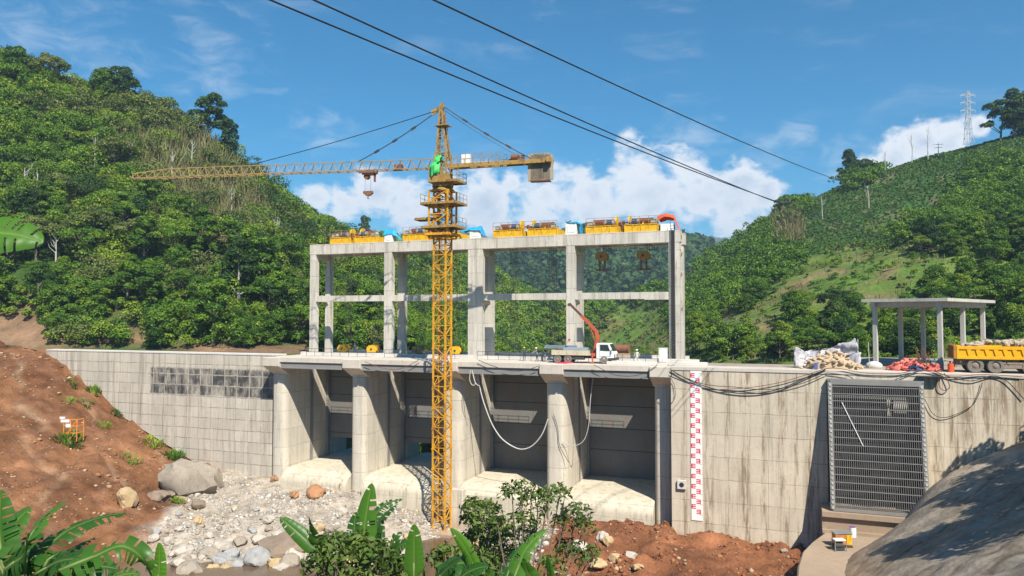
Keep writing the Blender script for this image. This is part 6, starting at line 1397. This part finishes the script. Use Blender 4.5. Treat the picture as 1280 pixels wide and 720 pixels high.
banana_plant('banana plant with a leaf slanting right under the leafy bush', 650, 780, 15, [
    (640, 728, 684, 662, -6, -6, .4, .36, .68, .25, R(15)), (632, 725, 662, 676, -5, -4, .8, .34, .05, .8, R(4)), (668, 730, 655, 698, -2, 0, 0, .34, .5, .1, R(-22)), (690, 735, 684, 694, 0, 0, .1, .26, .9, .05, R(-33)), (640, 735, 625, 715, 0, -4, .2, .4, .1, .4, R(9))], seed=5)
banana_plant('banana plant leaf reaching in from the left picture edge against the forest', -150, 350, 5.6, [(-80, 312, 54, 303, 0, -16, .1, .34, .6, .3, R(24)), (-175, 320, -330, 250, -10, -50, .3, .36, .5, .4, R(15)), (-160, 310, -180, 150, -8, 0, .5, .34, .6, .3, R(20)), (-170, 330, -300, 400, -10, -70, -.6, .34, .3, .6, R(-10)), (-140, 335, -150, 420, -40, -60, -.9, .34, .25, .6, R(10)), (-150, 315, -90, 190, -10, -10, .9, .3, .55, .5, R(-15))], seed=6, girth=.55)

def leafy_bush(name, label, lobes, d, leaf, dens, matn, seed, twigs=8, cat='bush'):
    """lobes: (px, py, r px) at distance d"""
    rg2 = np.random.default_rng(seed); k = d / 926; L = []; q = at_d(lobes[0][0], lobes[0][1], d); gz = float(front_z(q.x, q.y)); t = thing(name, label, cat, (q.x, q.y, gz))
    for x, y, r in lobes: p = at_d(x, y, d + rg2.normal() * r * k * .6) - Vector(t.location); L.append((p.x, p.y, p.z, r * k, r * k * .8))
    P, Nn, I = crown_points(L, dens / (leaf * leaf), rg2, inner=.6); N2 = Nn * .6 + rg2.normal(size=P.shape) * .6 + [0, 0, .5]; N2 /= np.linalg.norm(N2, axis=1, keepdims=True)
    s = leaf * (.6 + .8 * rg2.random(len(P))); V, F = leaf_quads(P, N2, s, s * .42, rg2, .25)
    o = link_mesh('foliage', np_mesh('foliage', V, F, {'tint': rg2.random(len(P)), 'tone': rg2.random(len(L))[I]}), M[matn], t); q = MB(); c0 = Vector((0, 0, -.2))
    for (x, y, z, r, rz) in L:
        b = Vector((x * .35, y * .35, max(.2, z * .55))); q.tube([c0, b * .6, b, Vector((x, y, z)), Vector((x * 1.02, y, z + r * .7))], [.09, .07, .05, .03, .012], 5)
        for _ in range(twigs // 2): a = rg2.normal(size=3); a /= np.linalg.norm(a); q.tube([Vector((x, y, z)), Vector((x, y, z)) + Vector(a) * r * .85], [.02, .006], 4)
    q.build('branch', M['bark'], t); return t
M['leaf_bush'] = foliage('bush leaves', [(0, (.045, .09, .02)), (.4, (.11, .18, .036)), (.8, (.18, .25, .055)), (1, (.26, .3, .1))], .4)
leafy_bush('bush', 'small open leafy tree in front of the third gate bay apron', [(655, 652, 22), (664, 626, 24), (640, 618, 18), (652, 610, 12), (622, 655, 14), (683, 628, 22), (700, 618, 16), (660, 672, 20), (705, 655, 16), (722, 645, 20), (730, 660, 16), (712, 690, 22), (728, 700, 18), (690, 708, 20), (740, 690, 12), (672, 640, 16)], 36, .3, 9, 'leaf_bush', 7, cat='tree')
leafy_bush('bush', 'dense round leafy bush beside the grey post before the dam', [(600, 646, 24), (592, 635, 16), (612, 640, 16), (603, 665, 20), (612, 660, 22), (588, 652, 14), (600, 680, 22), (618, 682, 22), (590, 672, 14), (632, 672, 20), (610, 705, 22), (640, 695, 20)], 38, .28, 15, 'leaf_bush', 8)
leafy_bush('bush', 'thick leafy shrub filling the bottom under the tall banana leaf', [(420, 700, 30), (450, 700, 30), (480, 705, 26), (400, 708, 22), (432, 685, 22), (465, 690, 22), (440, 715, 30), (490, 715, 24), (415, 680, 18), (470, 720, 26), (505, 722, 14), (450, 675, 14)], 17.5, .2, 16, 'leaf_bush', 9)
leafy_bush('bush', 'low leafy shrub by the water between the bright banana leaves', [(560, 690, 14), (575, 698, 16), (545, 700, 14), (590, 710, 16), (610, 705, 16), (620, 720, 16), (600, 725, 16)], 22, .2, 16, 'leaf_bush', 10)
# trees high on the right bank, outside the picture; their shade falls on the concrete
for k, (x, y, h, kd) in enumerate(((26, 76.5, 9.5, 'round'), (29.5, 82, 7.5, 'round'), (23.5, 67, 10.5, 'gappy'), (20.5, 58, 11, 'round'), (30, 70, 10, 'spread'), (27.5, 60, 12, 'gappy'))):
    plant_tree(kd, k, x, y, float(shf(x, y)) - .3, h, 'leafy tree on the bank above the sprayed concrete slope', 'leaf', group='trees above the right bank')

# ------------------------------------------------------------------ stones, gravel, weeds
def boulder(label, pxl, pyl, rpx, matn, seed, flat=.75, d=None, sink=.3, aspect=1.0, group=None, rz=None):
    # rests on the bed where the sight line meets it
    lo = 30.0
    for dd in np.arange(40, 110, .25):
        p = at_d(pxl, pyl + rpx * .4, dd)
        if p.y < 91 and p.z < float(front_z(p.x, p.y)): break
    p = at_d(pxl, pyl + rpx * .4, dd); r = rpx * dd / 926; me = rock_mesh('boulder', (r * aspect, r * .9, r * flat), seed); me.materials.append(RM[matn])
    o = bpy.data.objects.new('boulder', me); COL.objects.link(o); o.location = (p.x, p.y, float(front_z(p.x, p.y)) + r * flat * (.72 - sink * .5)); o.rotation_euler = (0, 0, random.random() * 6 if rz is None else rz)
    return tag(o, label, 'boulder', group)
boulder('huge grey boulder at the foot of the panelled wall', 236, 600, 33, 'grey', 3, .82, aspect=1.0, rz=.4)
boulder('split dark slab of stone leaning against the huge grey boulder', 264, 603, 19, 'grey', 5, .95, aspect=.6)
boulder('smooth brown boulder left of the huge grey boulder', 200, 622, 16, 'brown', 8, .6, aspect=1.1)
boulder('yellow tan boulder on the red earth slope', 158, 626, 15, 'tan', 12, .95)
boulder('small dark boulder in front of the huge grey boulder', 248, 632, 10, 'brown', 14, .7)
boulder('orange brown boulder at the foot of the first pier', 348, 598, 11, 'orange', 16, .75)
boulder('orange brown boulder on the gravel in front of the first apron', 395, 616, 14, 'orange', 18, .8)
boulder('small orange stone on the gravel left of the orange brown boulder', 368, 619, 7, 'orange', 19, .7)
boulder('wide grey brown slab like boulder at the front of the gravel bar', 352, 681, 30, 'brown', 22, .5, aspect=1.1, rz=0)
boulder('pale blue grey boulder at the stream edge, left of two', 321, 700, 17, 'blue', 25, .75)
boulder('pale rounded boulder at the stream edge below the slab', 369, 697, 14, 'pale', 27, .8)
boulder('cream boulder at the stream edge between two others', 345, 706, 12, 'tan', 29, .7)
boulder('pale boulder at the stream edge beside the shrub', 388, 694, 13, 'pale', 31, .8)
boulder('flat grey boulder at the left stream edge', 262, 690, 16, 'grey', 33, .5)
boulder('grey boulder standing in the stream in the lower left', 238, 712, 20, 'grey', 35, .6)
boulder('pale grey stone at the left stream edge', 230, 688, 13, 'pale', 36, .6)
boulder('small white stone at the left stream edge', 254, 696, 7, 'pale', 38, .6)
boulder('blue grey stone right of the flat boulder by the stream', 288, 694, 13, 'blue', 39, .6)
boulder('dark boulder on the gravel under the first apron', 460, 640, 11, 'brown', 41, .7)
boulder('white boulder on the gravel left of the tall banana leaf', 426, 641, 9, 'pale', 43, .7)
boulder('pale angular boulder in the stream beside the bright banana leaf', 592, 682, 11, 'tan', 45, .9)
boulder('white boulder at the left edge of the red mud', 752, 672, 8, 'pale', 47, .8)
boulder('tan boulder at the left edge of the red mud', 760, 677, 8, 'tan', 49, .8)
boulder('tan slab half buried in the red mud', 770, 697, 9, 'tan', 51, .6)
boulder('tan stone half buried in the red mud, nearest the picture bottom', 797, 709, 9, 'tan', 53, .5)
boulder('pale stones lump in the red mud behind the tan stone', 790, 695, 8, 'pale', 55, .6)
boulder('tan boulder under the leafy tree by the red mud', 748, 706, 11, 'tan', 57, .6)
boulder('pale boulder behind the leafy tree by the red mud', 724, 684, 11, 'pale', 59, .7)
boulder('grey stone at the right end of the red mud by the shelf', 980, 688, 5, 'grey', 61, .5)
rs = np.random.default_rng(77)
for k in range(95):
    x = 185 + 330 * rs.random(); yv = 632 + 80 * rs.random() ** .6
    mt = ('pale', 'pale', 'pale', 'grey', 'grey', 'grey', 'tan', 'blue')[rs.integers(8)]
    if x - 190 < (668 - yv) * .9: continue
    boulder({'pale': 'pale', 'grey': 'grey', 'tan': 'cream', 'blue': 'blue grey'}[mt] + ' rounded stone among many on the gravel bar', x, yv, 3.0 + 6.5 * rs.random() ** 2 + max(0, yv - 655) * .11, mt, 200 + k, .6 + .2 * rs.random(), group={'pale': 'pale', 'grey': 'grey', 'tan': 'cream', 'blue': 'blue grey'}[mt] + ' stones of the gravel bar')
def scatter_stones(name, label, n, region, smin, smax, cols, seed):
    r2 = np.random.default_rng(seed); x = r2.uniform(*region[0], n); y = r2.uniform(*region[1], n); k = region[2](x, y); x, y = x[k], y[k]; z = front_z(x, y); n = len(x)
    cl = np.clip(fbm(x * .3, y * .3, 3, seed + 60) + .55, .15, 1.2); s = (smin + (smax - smin) * r2.random(n) ** 3) * cl
    base = np.array([(1, 0, 0), (-1, 0, 0), (0, 1, 0), (0, -1, 0), (0, 0, .7), (0, 0, -.7)], float); fc = np.array([(0, 2, 4), (2, 1, 4), (1, 3, 4), (3, 0, 4), (2, 0, 5), (1, 2, 5), (3, 1, 5), (0, 3, 5)])
    # cube-like chips: 8 jittered corners
    cb = np.array([(a, b, c) for a in (-1, 1) for b in (-1, 1) for c in (-1, 1)], float) * .5; cf = [(0, 1, 3, 2), (4, 6, 7, 5), (0, 4, 5, 1), (2, 3, 7, 6), (0, 2, 6, 4), (1, 5, 7, 3)]
    cb = np.concatenate([cb, [cb[list(f)].mean(0) * 1.62 for f in cf]]); cf = np.array([(f[i], f[(i + 1) % 4], 8 + j, 8 + j) for j, f in enumerate(cf) for i in range(4)])[:, :3]
    V = cb[None] * (1 + r2.normal(size=(n, 14, 1)) * .13) * (.75 + .5 * r2.random((n, 1, 3))) + r2.normal(size=(n, 14, 3)) * .06; a = r2.random(n) * 6.28; c, sn = np.cos(a), np.sin(a)
    V = np.stack([V[..., 0] * c[:, None] - V[..., 1] * sn[:, None], V[..., 0] * sn[:, None] + V[..., 1] * c[:, None], V[..., 2] * .7], -1) * s[:, None, None] + np.stack([x, y, z + s * .15], -1)[:, None]
    F = (cf[None] + (np.arange(n) * 14)[:, None, None]).reshape(-1, 3); ci = r2.integers(len(cols), size=n); colv = np.array(cols)[ci] * (.75 + .5 * r2.random((n, 1)))
    return tag(link_mesh(name, np_mesh(name, V.reshape(-1, 3), F, vert_col={'base': np.repeat(np.clip(colv, .02, 1), 14, 0)}), GM), label, None, None, 'stuff')
GM = ground_mat('loose stones', .9, 2.0, .3)
def on_gravel(x, y): return (x > -78.3 + (84.3 - y) * .5 - 1) & (x < -26) & (front_z(x, y) > -21.6)
scatter_stones('gravel', 'pale gravel and broken stone covering the river bar', 24000, ((-80, -26), (57, 89), on_gravel), .05, .46, [(.52, .48, .41), (.46, .42, .36), (.4, .37, .32), (.46, .38, .28), (.58, .55, .49), (.36, .34, .31), (.42, .33, .24), (.52, .48, .42)], 1)
scatter_stones('rubble', 'clods and stones lying in the red mud', 5500, ((-30, 1), (60, 87), lambda x, y: x > -29), .06, .42, [(.26, .1, .045), (.32, .14, .06), (.24, .09, .04), (.45, .33, .2), (.3, .12, .05)], 2)
scatter_stones('rubble', 'clods and small stones scattered on the red earth slope', 5000, ((-125, -62), (48, 89.5), lambda x, y: x < -78.3 + (84.3 - y) * .5 + 2), .06, .5, [(.3, .15, .07), (.25, .12, .06), (.36, .22, .12), (.5, .38, .24)], 3)
def tuft(label, x, y, r, h, n, matn, seed):
    r2 = np.random.default_rng(seed); a = r2.random(n) * 6.28; rr = r * np.sqrt(r2.random(n)); X0 = np.stack([np.cos(a) * rr, np.sin(a) * rr, 0 * a], -1); hh = h * (.4 + .8 * r2.random(n)) * (1.1 - .5 * rr / r)
    X0[:, 2] = front_z(x + X0[:, 0], y + X0[:, 1]) - front_z(x, y) - .1; d = np.stack([np.cos(a + 1.5), np.sin(a + 1.5), 0 * a], -1) * .09; ln = X0 / r * .5 + r2.normal(size=(n, 3)) * .3; ln[:, 2] = 1
    V = np.stack([X0 - d, X0 + d, X0 + ln * hh[:, None] * .6 + d * 1.4, X0 + ln * hh[:, None] * [1.3, 1.3, .95]], 1).reshape(-1, 3)
    o = link_mesh('weed_tuft', np_mesh('weed_tuft', V, np.arange(4 * n).reshape(n, 4), {'tint': r2.random(n), 'tone': np.full(n, r2.random())}), M[matn]); o.location = (x, y, float(front_z(x, y))); return tag(o, label, 'weeds', 'weed tufts on the red earth slope')
for k, (pxl, pyl, r, h, lb) in enumerate(((86, 552, 1.9, 1.3, 'bright green weed clump around the orange barrier'), (218, 572, 1.2, 1.6, 'green weed clump against the wall by the huge boulder'), (192, 556, 1.8, .9, 'low green weeds on the slope crest near the wall'), (150, 505, 1.0, .7, 'small weed tuft under the panelled wall halfway down the slope'),
        (90, 480, .8, .6, 'small weed tuft near the top of the slope by the wall'), (88, 502, 1.4, .5, 'thin weed patch on the slope above the barrier'), (108, 506, 1.1, .5, 'thin weed patch on the slope right of the barrier'), (120, 488, 1.0, 1.2, 'weed tuft growing against the panelled wall'), (222, 628, .9, .8, 'green weeds between the brown and the huge boulder'), (165, 578, 1.6, .6, 'grey green weed patch on the slope below the wall'), (130, 532, 1.2, .5, 'thin weeds on the middle of the red slope'))):
    for dd in np.arange(60, 130, .3):
        p = at_d(pxl, pyl, dd)
        if p.y < 89.6 and p.z < float(front_z(p.x, p.y)): break
        if p.y >= 89.6: break
    tuft(lb, p.x, min(p.y, 89.3), r, h, int(120 * r), 'leaf_scrub' if k in (0, 2) else 'leaf', 300 + k)
